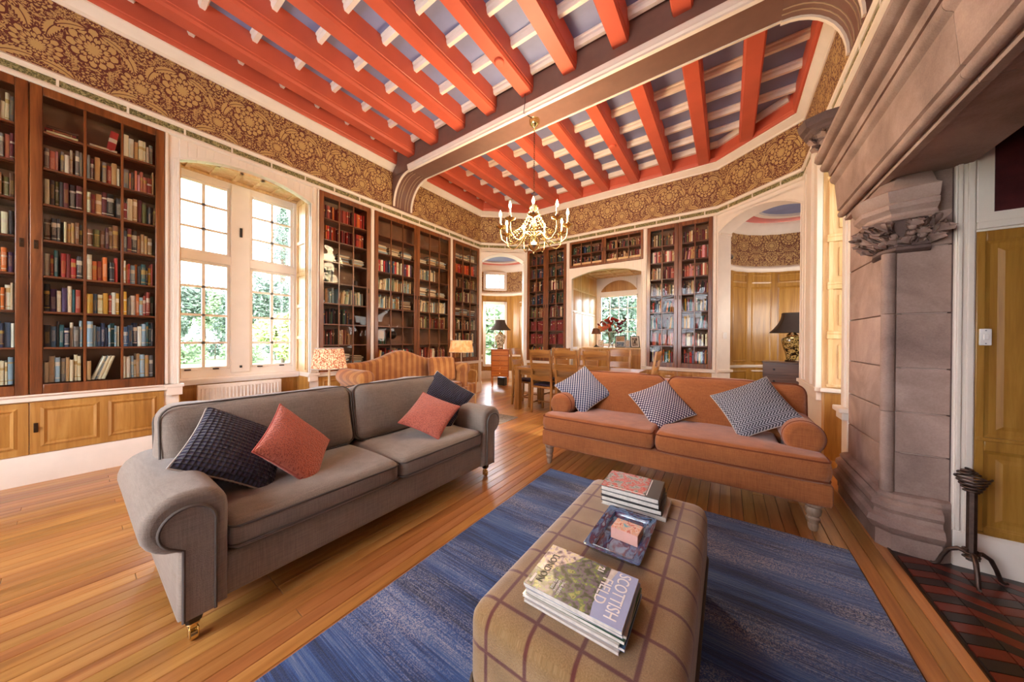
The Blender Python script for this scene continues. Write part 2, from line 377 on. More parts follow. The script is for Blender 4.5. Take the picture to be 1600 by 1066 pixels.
def m_pattern(name, kind, a, b, scale):
    """woven cushion covers in UV metres"""
    t = NT(name); c = t.N('ShaderNodeTexCoord'); x, y, _ = t.sep(c.outputs['UV']); n = t.noise(c.outputs['UV'], 420, 2)
    if kind == 'quilt':
        fx = t.math('ABSOLUTE', t.math('SINE', t.math('MULTIPLY', x, pi*scale))); fy = t.math('ABSOLUTE', t.math('SINE', t.math('MULTIPLY', y, pi*scale)))
        h = t.math('POWER', t.math('MULTIPLY', fx, fy), .5); t.set('Base Color', t.mix(h, srgb(a), srgb(b))); t.bump(h, 1.0, .012); t.set('Sheen Weight', .25)
    elif kind == 'zig':
        s = t.math('ABSOLUTE', t.math('SUBTRACT', t.math('FRACT', t.math('MULTIPLY', x, scale*.5)), .5))
        f = t.math('FRACT', t.math('ADD', t.math('MULTIPLY', y, scale), t.math('MULTIPLY', s, 2.6)))
        k = t.math('GREATER_THAN', f, .5); t.set('Base Color', t.mix(k, srgb(a), srgb(b))); t.bump(t.math('ADD', k, n), .3, .003)
    elif kind == 'fish':
        fx = t.math('SINE', t.math('MULTIPLY', x, 2*pi*scale)); fy = t.math('SINE', t.math('MULTIPLY', y, 2*pi*scale))
        k = t.math('GREATER_THAN', t.math('ADD', t.math('MULTIPLY', fx, fy), t.math('MULTIPLY', t.math('SINE', t.math('MULTIPLY', t.math('ADD', x, y), 2*pi*scale)), .8)), .0)
        t.set('Base Color', t.mix(k, srgb(a), srgb(b))); t.bump(t.math('ADD', k, n), .3, .003)
    elif kind == 'dot':
        fx = t.math('SUBTRACT', t.math('FRACT', t.math('MULTIPLY', t.math('ADD', x, y), scale*.7)), .5); fy = t.math('SUBTRACT', t.math('FRACT', t.math('MULTIPLY', t.math('SUBTRACT', x, y), scale*.7)), .5)
        k = t.math('LESS_THAN', t.math('ADD', t.math('MULTIPLY', fx, fx), t.math('MULTIPLY', fy, fy)), .115); t.set('Base Color', t.mix(k, srgb(a), srgb(b))); t.bump(t.math('ADD', k, n), .3, .003)
    else:
        v = t.N('ShaderNodeTexVoronoi'); v.inputs['Scale'].default_value = scale; t.L(c.outputs['UV'], v.inputs['Vector'])
        t.set('Base Color', t.ramp(t.math('ADD', v.outputs['Distance'], t.math('MULTIPLY', n, .5)), [(.3,srgb(a)),(.75,srgb(b))])); t.bump(v.outputs['Distance'], .9, .006); t.set('Sheen Weight', .3)
    t.set('Roughness', .92); t.set('Specular IOR Level', .15); return t.mat

def m_stripe():
    t = NT('gold_striped_fabric'); x, y, z = t.sep(t.coord('Object')); q = t.math('ADD', x, t.math('MULTIPLY', y, .6))
    f = t.math('SINE', t.math('MULTIPLY', q, 2*pi/.105)); g = t.math('SINE', t.math('MULTIPLY', q, 2*pi/.035)); n = t.noise(t.coord('Object'), 5, 3)
    t.set('Base Color', t.ramp(t.math('ADD', t.math('MULTIPLY', t.math('ADD', f, t.math('MULTIPLY', g, .35)), .25), n), [(.2,srgb('#8f5322')),(.5,srgb('#a96a2c')),(.8,srgb('#bd8444'))])); t.set('Roughness', .75); t.set('Sheen Weight', .4); return t.mat

def m_art(name, cols, scale, seed, rough=.25, coat=.4, dist=.8):
    """printed picture: blotches of ink"""
    t = NT(name); v = t.coord('Generated'); w = t.N('ShaderNodeTexNoise'); w.noise_dimensions = '4D'; w.inputs['W'].default_value = seed; w.inputs['Scale'].default_value = scale; w.inputs['Detail'].default_value = 5; w.inputs['Distortion'].default_value = dist
    t.L(v, w.inputs['Vector']); n = len(cols)
    t.set('Base Color', t.ramp(w.outputs['Fac'], [(.3+.4*i/(n-1), srgb(c)) for i,c in enumerate(cols)])); t.set('Roughness', rough); t.set('Coat Weight', coat); return t.mat

def m_book():
    """one cloth-and-paper material for every book; the cover takes the object's own colour"""
    t = NT('book_cloth'); oi = t.N('ShaderNodeObjectInfo'); v = t.coord('Generated'); x, y, z = t.sep(v); r = oi.outputs['Random']
    def fr(k): return t.math('FRACT', t.math('MULTIPLY', r, k))
    nz = t.noise(t.coord('Object', (40,40,8)), 1, 3)
    c = t.mix(t.math('MULTIPLY', nz, .35), oi.outputs['Color'], (.03,.02,.015,1))
    zc = t.math('ADD', .62, t.math('MULTIPLY', fr(13.7), .2)); b1 = t.math('LESS_THAN', t.math('ABSOLUTE', t.math('SUBTRACT', z, zc)), t.math('ADD', .02, t.math('MULTIPLY', fr(5.1), .09)))
    b2 = t.math('LESS_THAN', t.math('ABSOLUTE', t.math('SUBTRACT', z, .16)), .018)
    letters = t.noise(t.coord('Generated', (7,1,46)), 1.6, 3, .8); let = t.math('GREATER_THAN', letters, .53)
    inx = t.math('LESS_THAN', t.math('ABSOLUTE', t.math('SUBTRACT', x, .5)), .33)
    title = t.math('MULTIPLY', t.math('MULTIPLY', let, inx), t.math('LESS_THAN', t.math('ABSOLUTE', t.math('SUBTRACT', z, t.math('ADD', .4, t.math('MULTIPLY', fr(3.3), .2)))), .26))
    ink = t.mix(t.math('GREATER_THAN', fr(9.9), .45), srgb('#e9dcc0'), srgb('#c9a24a'))
    k = t.math('MAXIMUM', t.math('MULTIPLY', t.math('MAXIMUM', b1, b2), t.math('GREATER_THAN', fr(21.3), .45)), t.math('MULTIPLY', title, t.math('GREATER_THAN', fr(31.7), .3)))
    t.set('Base Color', t.mix(t.math('MULTIPLY', k, .8), c, ink)); t.set('Roughness', .55); return t.mat
def m_attr(name, rough=.6):
    t = NT(name); a = t.N('ShaderNodeVertexColor'); a.layer_name = 'Col'; t.set('Base Color', a.outputs[0]); t.set('Roughness', rough); return t.mat

def m_shade(name, a, b, em, pat=True):
    t = NT(name); v = t.coord('Object'); n = t.noise(v, 55, 2, .5, 1) if pat else t.noise(v, 8, 2)
    c = t.ramp(n, [(.44,srgb(a)),(.54,srgb(b))]); t.set('Base Color', c); t.set('Roughness', .9); t.set('Emission Color', c); t.set('Emission Strength', em); t.set('Subsurface Weight', 0); return t.mat
def m_vase(name, a, b, scale):
    t = NT(name); n = t.noise(t.coord('Object'), scale, 3, .6, 1.6); t.set('Base Color', t.ramp(n, [(.46,srgb(a)),(.52,srgb(b))])); t.set('Roughness', .15); t.set('Coat Weight', .6); return t.mat
def m_leaf(name, a, b):
    t = NT(name); n = t.noise(t.coord('Object'), .9, 3); oi = t.noise(t.coord('Object'), 14, 1)
    t.set('Base Color', t.ramp(t.math('ADD', t.math('MULTIPLY', n, .6), t.math('MULTIPLY', oi, .4)), [(.35,srgb(a)),(.65,srgb(b))])); t.set('Roughness', .6)
    t.set('Transmission Weight', 0); return t.mat

M = {}
M['white'] = m_plain('cream_white_paint', '#ecddcd', .45, var=.02)
M['cool_white'] = m_plain('window_white_paint', '#f4eae0', .4, var=.015)
M['damask'] = m_damask(); M['band'] = m_band()
M['red'] = m_plain('vermilion_beam_paint', '#ca5a40', .5, var=.05, scale=3)
M['blue'] = m_plain('lavender_ceiling_paint', '#858db4', .55, var=.08, scale=2)
M['brown'] = m_plain('brown_beam_paint', '#79574b', .4, var=.05)
M['gold'] = m_plain('gilded_line', '#b3977a', .5, .1)
M['mahogany'] = m_wood('mahogany', '#47240f', '#74401d', '#91582c', 'z', .32, 18, .4)
M['mahogany_h'] = m_wood('mahogany_shelf', '#41200f', '#65371b', '#7d4a27', 'x', .35, 18, .3)
M['oak'] = m_wood('golden_oak_panel', '#8f5d24', '#b07c38', '#c6954e', 'z', .42, 12, .25)
M['oak_dark'] = m_wood('honey_oak_panel', '#85571d', '#a5742b', '#b98a3e', 'z', .4, 12, .3)
M['oak_lit'] = m_wood('light_oak_panel', '#b88848', '#d0a263', '#e0ba80', 'z', .45, 12, .15)  # paler copy of the oak, window light painted into its colour
M['oak_pale'] = m_wood('pale_oak', '#cfa368', '#deb883', '#ecd0a4', 'z', .5, 12, .1)  # pale oak; in the niche its paleness paints in window light
M['cabinet_in'] = m_plain('cabinet_interior', '#7d5438', .6)
M['plank'] = m_wood('pine_board', '#8a5427', '#b4793f', '#cb9558', 'y', .30, 9, .35, objvar=.16, knots=.8)
M['table_oak'] = m_wood('rustic_oak', '#6f4318', '#94612a', '#b17c3e', 'z', .4, 12, .15)
M['table_oak_h'] = m_wood('rustic_oak_top', '#6f4318', '#94612a', '#b17c3e', 'x', .32, 12, .35)
M['chest_wood'] = m_wood('yew_veneer', '#ad5a1e', '#cf7a30', '#e0984e', 'x', .3, 14, .4)
M['chest_frame'] = m_wood('yew_carcass', '#7d3510', '#a0501a', '#b8662a', 'z', .3, 14, .4)
M['chest_dark'] = m_wood('walnut_veneer', '#3a241a', '#5a3d2e', '#75543f', 'x', .3, 14, .4)
M['leg_wood'] = m_wood('limewashed_leg', '#7d6450', '#a58a72', '#c0a78d', 'z', .5, 10, .1)
M['glass'] = m_glass_pane('bookcase_glass', ior=1.24, wav=.05); M['win_glass'] = m_glass_pane('window_glass', ior=1.3, wav=.02)
M['brass'] = m_plain('polished_brass', '#e6cf96', .18, 1, var=.02); M['bronze'] = m_plain('dark_bronze', '#4a382a', .4, .9)
M['iron'] = m_plain('wrought_iron', '#5b4a42', .42, .85, var=.15, scale=30, bump=.3); M['steel'] = m_plain('zinc', '#8e8f92', .3, 1)
M['black'] = m_plain('black_lacquer', '#15110f', .35)
M['grey_linen'] = m_fabric('taupe_linen', '#786a5e', '#938476', 240); M['grey_pipe'] = m_plain('dark_piping', '#5d534c', .9)
M['orange_linen'] = m_fabric('burnt_orange_linen', '#8c4f2b', '#b0693a', 220); M['orange_pipe'] = m_plain('rust_piping', '#7a3a1a', .9)
M['stripe'] = m_stripe(); M['rug'] = m_rug(); M['plaid'] = m_plaid(); M['stone'] = m_stone()
M['stone_dark'] = m_stone('sandstone_dark', '#4a3836', '#634d47', '#7a6259')  # darker sandstone; on the capital bell it paints in shade
M['mortar'] = m_plain('lime_mortar', '#b39d90', .85)
M['navy_quilt'] = m_pattern('navy_quilted_velvet', 'quilt', '#17131f', '#3a3448', 46)
M['navy_rib'] = m_pattern('navy_ribbed_velvet', 'quilt', '#1a1526', '#2c2540', 60)
M['coral'] = m_pattern('coral_chenille', 'chen', '#7a2e26', '#c26c57', 120)
M['zig'] = m_pattern('charcoal_zigzag_weave', 'zig', '#3d3c45', '#a3a1a6', 46)
M['fish'] = m_pattern('navy_fishscale_weave', 'fish', '#323a58', '#b9b6bd', 30)
M['dot'] = m_pattern('plum_dotted_weave', 'dot', '#453b50', '#ddd3d2', 52)
M['pale_pipe'] = m_plain('pale_piping', '#b8aca2', .9); M['coral_pipe'] = m_plain('coral_piping', '#b5584a', .9)
M['book'] = m_book(); M['paper'] = m_plain('book_paper', '#dccdb2', .8, var=.06, scale=40); M['books_bulk'] = m_attr('shelved_book_cloth')
M['red_tile'] = m_plain('red_clay_tile', '#6f2a1c', .28, var=.12, scale=14); M['black_tile'] = m_plain('black_clay_tile', '#2b211f', .28, var=.15, scale=14)
M['leather'] = m_plain('burgundy_leather', '#4c1f20', .35, var=.25, scale=9, bump=.2)
M['plastic'] = m_plain('white_plastic', '#ece4dc', .35); M['radiator'] = m_plain('radiator_enamel', '#efe3d6', .3)
M['candle'] = m_plain('candle_sleeve', '#f5ead2', .5); M['bulb'] = m_emit('glowing_bulb', '#ffd9a0', 22)
M['crystal'] = m_plain('gilt_beads', '#efdc9c', .12, .85, var=.2, scale=60)
M['shade_print'] = m_shade('printed_pleated_shade', '#b5603c', '#f0cfa6', .35); M['shade_plain'] = m_shade('pleated_shade', '#d99a5e', '#eab57e', .45, False)
M['shade_dark'] = m_plain('dark_silk_shade', '#3e3430', .7); M['vase_cream'] = m_vase('floral_vase', '#5d4a2c', '#e8dcc0', 26); M['vase_dark'] = m_vase('black_gold_vase', '#17130f', '#b59a5c', 22)
M['lawn'] = m_plain('mown_grass', '#5f8048', .9, var=.25, scale=1.2)
M['leaf_dark'] = m_leaf('evergreen_leaf', '#3a4b40', '#66796a'); M['leaf_mid'] = m_leaf('green_leaf', '#55694a', '#86997a'); M['leaf_lime'] = m_leaf('spring_leaf', '#86955a', '#b4bd84'); M['bark'] = m_plain('bark', '#5a4a3c', .9, bump=.4)
# ---------------------------------------------------------------- room shell
D, YB, XR, YR = 4.878, 6.39, 0.83, -2.6
ZB, ZT, ZW = 0.755, 3.412, 3.53
LC = Vector((-D, 5.65)); LC2 = Vector((-4.05, YB)); RC = Vector((-.15, YB)); RC2 = Vector((XR, 5.60))
PATH = [(-D, YR), tuple(LC), tuple(LC2), tuple(RC), tuple(RC2), (XR, YR)]
A_L = atan2(LC2.y-LC.y, LC2.x-LC.x); A_R = atan2(RC2.y-RC.y, RC2.x-RC.x)
LEN_L = (LC2-LC).length; LEN_R = (RC2-RC).length

# floor of separate boards running along the room
floor = struct('floor'); fb = MB(); fb.box(-6.9, 2.4, -3.0, 8.4, -.2, -.035)
part('floor_base', fb, M['cabinet_in'], floor)
bw = .0722; nb = int(round((XR+.0-(-D))/bw)); rf = random.Random(3); plank_me = {}
def plank_mesh(w, L):
    k = (round(w,3), round(L,2))
    if k not in plank_me:
        c = .0022; h = .03; m = MB()
        x0,x1,y0,y1 = .0010, w-.0010, .0010, L-.0010
        m.hexa([(x0,y0,-h),(x1,y0,-h),(x1,y1,-h),(x0,y1,-h)], [(x0,y0,-c),(x1,y0,-c),(x1,y1,-c),(x0,y1,-c)])
        m.f = m.f[:1]+m.f[2:]; m.m = m.m[:1]+m.m[2:]
        m.hexa([(x0,y0,-c),(x1,y0,-c),(x1,y1,-c),(x0,y1,-c)], [(x0+c,y0+c,0),(x1-c,y0+c,0),(x1-c,y1-c,0),(x0+c,y1-c,0)])
        m.f = m.f[:-6]+m.f[-5:]; m.m = m.m[:-6]+m.m[-5:]
        plank_me[k] = mesh_of(m, 'plank', M['plank'], 0)
    return plank_me[k]
for i in range(nb):
    x = -D+i*bw; ye = YB+.3
    y = YR; cut = rf.choice([2.4,2.8,3.2,3.6,1.6,2.0])
    while y < ye-.05:
        L = min(cut, ye-y)
        if ye-y-L < .7: L = ye-y
        part('plank', plank_mesh(bw, L), None, floor, (x, y, 0)); y += L; cut = rf.choice([3.6,4.2,4.8])
tb = MB(); tb.box(-7.2,-4.0,5.5,8.6,-.04,-.004); tb.box(-.6,2.6,5.5,8.6,-.04,-.004); tb.box(-2.95,-1.3,6.4,8.1,-.04,-.005); tb.box(.83,1.5,3.6,4.7,-.03,.0)
part('turret_boards', tb, M['plank'], floor)

def arch_pts(u0, u1, zs, zc, n=18):
    w = (u1-u0)/2; h = zc-zs; R = (h*h+w*w)/(2*h); cz = zc-R; a = math.asin(min(1,w/R))
    return [((u0+u1)/2+R*sin(-a+2*a*i/n), cz+R*cos(-a+2*a*i/n)) for i in range(n+1)]
def arch_header(m, u0, u1, zs, zc, zt, d0, d1, mi=0, ue=0):
    A = arch_pts(u0, u1, zs, zc)
    for (a,b) in zip(A[:-1], A[1:]):
        m.hexa([(a[0],d0,a[1]),(b[0],d0,b[1]),(b[0],d1,b[1]),(a[0],d1,a[1])], [(a[0],d0,zt),(b[0],d0,zt),(b[0],d1,zt),(a[0],d1,zt)], mi)
def arch_strip(m, u0, u1, zs, zc, w, d0, d1, zbot=None, mi=0):
    """flat moulding following an arched opening (and its jambs)"""
    A = arch_pts(u0, u1, zs, zc); B = arch_pts(u0-w, u1+w, zs, zc+w)
    for i in range(len(A)-1):
        m.hexa([(A[i][0],d0,A[i][1]),(A[i+1][0],d0,A[i+1][1]),(A[i+1][0],d1,A[i+1][1]),(A[i][0],d1,A[i][1])],
               [(B[i][0],d0,B[i][1]),(B[i+1][0],d0,B[i+1][1]),(B[i+1][0],d1,B[i+1][1]),(B[i][0],d1,B[i][1])], mi)
    if zbot is not None:
        m.box(u0-w, u0, d0, d1, zbot, zs, mi); m.box(u1, u1+w, d0, d1, zbot, zs, mi)
def wall_boxes(m, u0, u1, z0, z1, d1, holes):
    u = u0
    for (a,b,za,zb,dep) in sorted(holes):
        if a > u: m.box(u, a, 0, d1, z0, z1)
        if za > z0: m.box(a, b, 0, d1, z0, za)
        if zb < z1: m.box(a, b, 0, d1, zb, z1)
        if dep is not None and dep < d1: m.box(a, b, dep, d1, za, zb)
        u = b
    if u < u1: m.box(u, u1, 0, d1, z0, z1)
def panel_field(m, x0, x1, z0, z1, y, inset=.014, bev=.03, mi=0):
    """raised-and-fielded panel on the plane y facing -y"""
    o = [(x0,y,z0),(x1,y,z0),(x1,y,z1),(x0,y,z1)]; i = [(x0+bev,y-inset,z0+bev),(x1-bev,y-inset,z0+bev),(x1-bev,y-inset,z1-bev),(x0+bev,y-inset,z1-bev)]
    m.add(o+i, [(4,5,6,7),(0,1,5,4),(1,2,6,5),(2,3,7,6),(3,0,4,7)], mi)

# --- left wall (local x = along the room, y = into the wall)
WL = struct('wall_left', (-D, 0, 0), pi/2)
UA = (-.965, .574); UB = (2.072, 2.856); UC = (2.931, 4.656); UD = (4.739, 5.586); WIN = (.68, 1.955)
m = MB(); wall_boxes(m, YR, LC.x*0+LC.y, 0, ZW, .45, [(UA[0],UA[1],ZB,ZT,.34),(WIN[0],WIN[1],.0,3.33,None),(UB[0],UB[1],ZB,ZT,.34),(UC[0],UC[1],ZB,ZT,.34),(UD[0],UD[1],ZB,ZT,.34)])
part('wall_body', m, M['white'], WL)
m = MB(); arch_header(m, WIN[0], WIN[1], 3.165, 3.305, 3.40, -.012, .05); arch_strip(m, WIN[0], WIN[1], 3.165, 3.305, .045, -.03, 0, ZB); arch_strip(m, WIN[0], WIN[1], 3.165, 3.305, .016, -.045, 0, ZB)
part('window_arch_moulding', m, M['white'], WL, bevel=.004)
m = MB()
for (a,b) in ((.574,.60),(1.99,2.03),(2.05,2.072),(2.868,2.92),(4.668,4.727),(5.598,5.63)): m.box(a, b, -.016, 0, ZB, 3.44)
part('pilaster_moulding', m, M['white'], WL, bevel=.005)
m = MB()
for (a,b) in ((YR,.70),(1.935,LC.y-.02)):
    m.prism([(-.0,.69),(-.035,.70),(-.035,.735),(-.05,.745),(-.05,.757),(0,.757)], 'x', a, b)
    for e,s in ((b,1) if b < 1 else (a,-1),): m.box(min(e,e-s*.12)-.012, max(e,e-s*.12)+.012, -.066, 0, .725, .757); m.box(min(e,e-s*.11), max(e,e-s*.11), -.055, 0, .64, .727)
part('dado_shelf', m, M['white'], WL, bevel=.003)
BL = struct('baseboard_left', (-D,0,0), pi/2); m = MB()
for (a,b) in ((YR,WIN[0]),(WIN[1],LC.y-.01)): m.prism([(0,0),(-.04,0),(-.04,.19),(-.028,.205),(-.022,.225),(-.012,.24),(0,.24)], 'x', a, b)
part('skirting', m, M['white'], BL)

# --- window in the left wall
WN = struct('window_1', (-D,0,0), pi/2); m = MB(); xw = .452
m.box(.66,1.975,xw-.026,xw+.046,3.18,3.31); m.box(.66,1.975,xw-.026,xw+.046,.755,.86); m.box(1.20,1.395,xw-.05,xw+.06,.80,3.24); m.box(.63,.70,xw-.03,xw+.05,.755,3.3); m.box(1.905,1.975,xw-.03,xw+.05,.755,3.3)
m.box(.66,1.975,xw-.042,xw+.052,2.195,2.30)
part('window_frame', m, M['cool_white'], WN, bevel=.006)
for (a,b) in ((.70,1.20),(1.395,1.905)):
    for (z0,z1,hs) in ((2.30,3.18,(2.60,2.90)),(.86,2.195,(1.19,1.533,1.882))):
        s = MB(); s.box(a,a+.035,xw-.015,xw+.025,z0,z1); s.box(b-.035,b,xw-.015,xw+.025,z0,z1); s.box(a+.035,b-.035,xw-.015,xw+.025,z1-.03,z1); s.box(a+.035,b-.035,xw-.015,xw+.025,z0,z0+.03)
        sash = part('sash', s, M['cool_white'], WN, bevel=.003); g = MB(); c = (a+b)/2; g.box(c-.015,c+.015,xw-.008,xw+.015,z0+.03,z1-.03)
        for h in hs: g.box(a+.035,b-.035,xw-.008,xw+.015,h-.014,h+.014)
        part('glazing_bars', g, M['cool_white'], sash)
        zs = [z0+.03]+list(hs)+[z1-.03]
        for (p,q) in zip(zs[:-1],zs[1:]):
            for (e,f_) in ((a+.035,c-.009),(c+.009,b-.035)):
                gm = MB(); gm.box(e,f_,xw+.002,xw+.006,p+(.009 if p in hs else 0),q-(.009 if q in hs else 0)); part('pane', gm, M['win_glass'], sash, smooth=0)
        if z0 < 1:
            for fx in (.22,.72):
                k = MB(); k.box(a+(b-a)*fx-.028,a+(b-a)*fx+.028,xw-.045,xw-.015,z0-.005,z0+.012); part('sash_lift', k, M['bronze'], sash, bevel=.004)
m = MB(); m.box(1.285,1.31,xw-.065,xw-.05,2.58,2.70); part('blind_cleat', m, M['black'], WN, bevel=.003)
m = MB(); m.box(1.285,1.31,xw-.065,xw-.05,.86,.89); part('cord_hook', m, M['black'], WN, bevel=.003)
m = MB(); m.prism([(.33,.69),(.45,.69),(.45,.765),(.33,.765),(.315,.75),(.325,.715)], 'x', .69, 1.95); part('window_sill', m, M['cool_white'], WN)
m = MB(); m.box(WIN[0],WIN[1],.05,.45,3.295,3.33)
for k in range(6): m.box(WIN[0]+.1+k*.21,WIN[0]+.14+k*.21,.05,.45,3.275,3.296)
m.box(WIN[0],WIN[1],.05,.09,3.275,3.296); m.box(WIN[0],WIN[1],.40,.45,3.26,3.296); part('arch_soffit', m, M['oak_pale'], WN, bevel=.003)
for (u,s) in ((WIN[0],1),(WIN[1],-1)):
    m = MB(); m.box(min(u,u+s*.012),max(u,u+s*.012),.05,.43,.765,3.28); jb = part('shutter_case', m, M['oak_pale'], WN)
    for (z0,z1) in ((.80,1.24),(1.29,1.70),(1.75,2.16),(2.21,2.62),(2.67,3.20)):
        f = MB(); f.box(min(u+s*.012,u+s*.026),max(u+s*.012,u+s*.026),.08,.38,z1,z1+.05); f.box(min(u+s*.012,u+s*.026),max(u+s*.012,u+s*.026),.08,.11,z0,z1); f.box(min(u+s*.012,u+s*.026),max(u+s*.012,u+s*.026),.35,.38,z0,z1); part('shutter_panel', f, M['oak_pale'], jb, bevel=.003)
m = MB(); m.box(WIN[0],WIN[1],.40,.45,0,.70)
for (a,b) in ((.74,1.10),(1.16,1.5),(1.56,1.9)): panel_field(m, a, b, .08, .34, .40); panel_field(m, a, b, .39, .64, .40)
m.box(WIN[0],WIN[0]+.01,0,.4,0,.70); m.box(WIN[1]-.01,WIN[1],0,.4,0,.70); part('apron_panelling', m, M['oak'], WN)

# --- back wall with the niche
WB = struct('wall_back', (0,YB,0), 0)
UE = (-4.005,-2.974); UF = (-2.897,-1.353); UG = (-1.283,-.218); NI = (-2.83,-1.38)
m = MB(); wall_boxes(m, LC2.x, RC.x, 0, 2.842, .30, [(UE[0],UE[1],ZB,2.842,.29),(NI[0],NI[1],0,2.842,None),(UG[0],UG[1],ZB,2.842,.29)]); wall_boxes(m, LC2.x, RC.x, 2.842, ZW, .30, [(UE[0],UE[1],2.842,ZT,.29),(UF[0],UF[1],2.842,ZT,.29),(UG[0],UG[1],2.842,ZT,.29)])
part('wall_body', m, M['white'], WB)
m = MB(); arch_header(m, NI[0], NI[1], 2.60, 2.735, 2.838, -.01, .04); arch_strip(m, NI[0], NI[1], 2.60, 2.735, .05, -.025, 0, .0); arch_strip(m, NI[0], NI[1], 2.60, 2.735, .018, -.04, 0, .0)
part('niche_arch_moulding', m, M['white'], WB, bevel=.004)
m = MB()
for (a,b) in ((-2.96,-2.91),(-1.34,-1.296),(-.205,-.165),(-4.045,-4.01)): m.box(a,b,-.016,0,ZB,3.44)
part('pilaster_moulding', m, M['white'], WB, bevel=.005)
m = MB()
for (a,b) in ((LC2.x+.02,NI[0]),(NI[1],RC.x-.02)): m.prism([(-.0,.69),(-.035,.70),(-.035,.735),(-.05,.745),(-.05,.757),(0,.757)], 'x', a, b)
part('dado_shelf', m, M['white'], WB)
BB = struct('baseboard_back', (0,YB,0), 0); m = MB()
for (a,b) in ((LC2.x+.02,NI[0]),(NI[1],RC.x-.02)): m.prism([(0,0),(-.04,0),(-.04,.19),(-.022,.225),(-.012,.24),(0,.24)], 'x', a, b)
part('skirting', m, M['white'], BB)
# niche lining: oak panelling and coffered soffit, paled to paint in window light; window
NW = struct('wall_niche', (0,YB,0), 0); yb = 1.55
m = MB(); m.box(NI[0]-.06,NI[0],.28,yb+.1,0,2.95); m.box(NI[1],NI[1]+.06,.28,yb+.1,0,2.95); part('side_wall', m, M['oak_pale'], NW)
for (x,s) in ((NI[0],1),(NI[1],-1)):
    for (y0,y1) in ((.06,.50),(.54,.98),(1.02,1.46)):
        for (z0,z1) in ((.3,1.02),(1.10,1.86),(1.92,2.38),(2.42,2.80)):
            f = MB(); o=.02; xx = x+s*.0
            pts = [(xx,y0,z0),(xx,y1,z0),(xx,y1,z1),(xx,y0,z1)]; q = [(xx+s*.014,y0+.035,z0+.035),(xx+s*.014,y1-.035,z0+.035),(xx+s*.014,y1-.035,z1-.035),(xx+s*.014,y0+.035,z1-.035)]
            f.add(pts+q, [(4,5,6,7),(0,1,5,4),(1,2,6,5),(2,3,7,6),(3,0,4,7)] if s < 0 else [(7,6,5,4),(4,5,1,0),(5,6,2,1),(6,7,3,2),(7,4,0,3)]); part('oak_panel', f, M['oak_lit'], NW)
            g = MB(); g.box(min(xx,xx+s*.016),max(xx,xx+s*.016),y0-.02,y1+.02,z1+.002,z1+.03); part('panel_rail', g, M['oak_pale'], NW, bevel=.003)
m = MB(); m.box(NI[0],NI[1],0.04,yb+.1,2.87,2.95)
for k in range(5): m.box(NI[0],NI[1],.06+k*.36,.10+k*.36,2.85,2.871)
for k in range(4): m.box(NI[0]+.1+k*.42,NI[0]+.14+k*.42,.06,yb,2.852,2.871)
part('coffered_soffit', m, M['oak_pale'], NW, bevel=.003)
m = MB(); wx0, wx1 = -2.74, -1.80
m.box(NI[0],wx0,yb,yb+.1,0,2.88); m.box(wx1,NI[1],yb,yb+.1,0,2.88); m.box(wx0,wx1,yb,yb+.1,0,1.12); m.box(wx0,wx1,yb,yb+.1,2.40,2.50); m.box(wx0,wx1,yb+.04,yb+.1,2.5,2.88)
arch_header(m, wx0+.03, wx1-.03, 2.53, 2.77, 2.86, yb-.01, yb+.02); part('window_wall', m, M['cool_white'], NW, bevel=.004)
m = MB(); m.box(wx0+.03,wx1-.03,yb+.02,yb+.045,2.49,2.80); part('arch_tympanum', m, M['oak'], NW)
W2 = struct('window_2', (0,YB,0), 0); s = MB(); s.box(wx0,wx0+.03,yb+.02,yb+.07,1.12,2.4); s.box(wx1-.03,wx1,yb+.02,yb+.07,1.12,2.4); s.box(wx0,wx1,yb+.02,yb+.07,2.36,2.4); s.box(wx0,wx1,yb+.02,yb+.07,1.12,1.17)
xs = [wx0+.03+(wx1-wx0-.06)*k/4 for k in range(5)]; zs = [1.17+(2.36-1.17)*k/4 for k in range(5)]
for x in xs[1:-1]: s.box(x-.008,x+.008,yb+.03,yb+.055,1.17,2.36)
for z in zs[1:-1]: s.box(wx0,wx1,yb+.03,yb+.055,z-.008,z+.008)
sash = part('sash', s, M['cool_white'], W2)
for i in range(4):
    for j in range(4):
        g = MB(); g.box(xs[i]+.008,xs[i+1]-.008,yb+.042,yb+.046,zs[j]+.008,zs[j+1]-.008); part('pane', g, M['win_glass'], sash, smooth=0)

# --- diagonal walls with arched openings
def diag(name, base, ang, L, u0, u1, zs, zc, th):
    W = struct(name, (base.x,base.y,0), ang); m = MB()
    m.box(0,u0,0,th,0,ZW); m.box(u1,L,0,th,0,ZW); m.box(u0,u1,0,th,zc+.03,ZW); arch_header(m,u0,u1,zs,zc,zc+.06,0,th)
    part('wall_body', m, M['white'], W)
    m = MB(); arch_strip(m,u0,u1,zs,zc,.03,-.02,0,.0); arch_strip(m,u0+.004,u1-.004,zs,zc,.014,-.032,0,.0); part('arch_moulding', m, M['white'], W, bevel=.004)
    m = MB(); m.box(u0-.0,u0+.012,0,th,0,.22); m.box(u1-.012,u1,0,th,0,.22); m.box(u0,u0+.035,-.03,th+.03,.715,.757); m.box(u1-.035,u1,-.03,th+.03,.715,.757); m.box(u0,u0+.02,.0,th,zs-.04,zs); m.box(u1-.02,u1,.0,th,zs-.04,zs)
    part('jamb_moulding', m, M['white'], W, bevel=.004); return W
WDL = diag('wall_diagonal_left', LC, A_L, LEN_L, .03, 1.055, 3.15, 3.33, .26)
WDR = diag('wall_diagonal_right', RC, A_R, LEN_R, .035, 1.235, 3.10, 3.30, .26)

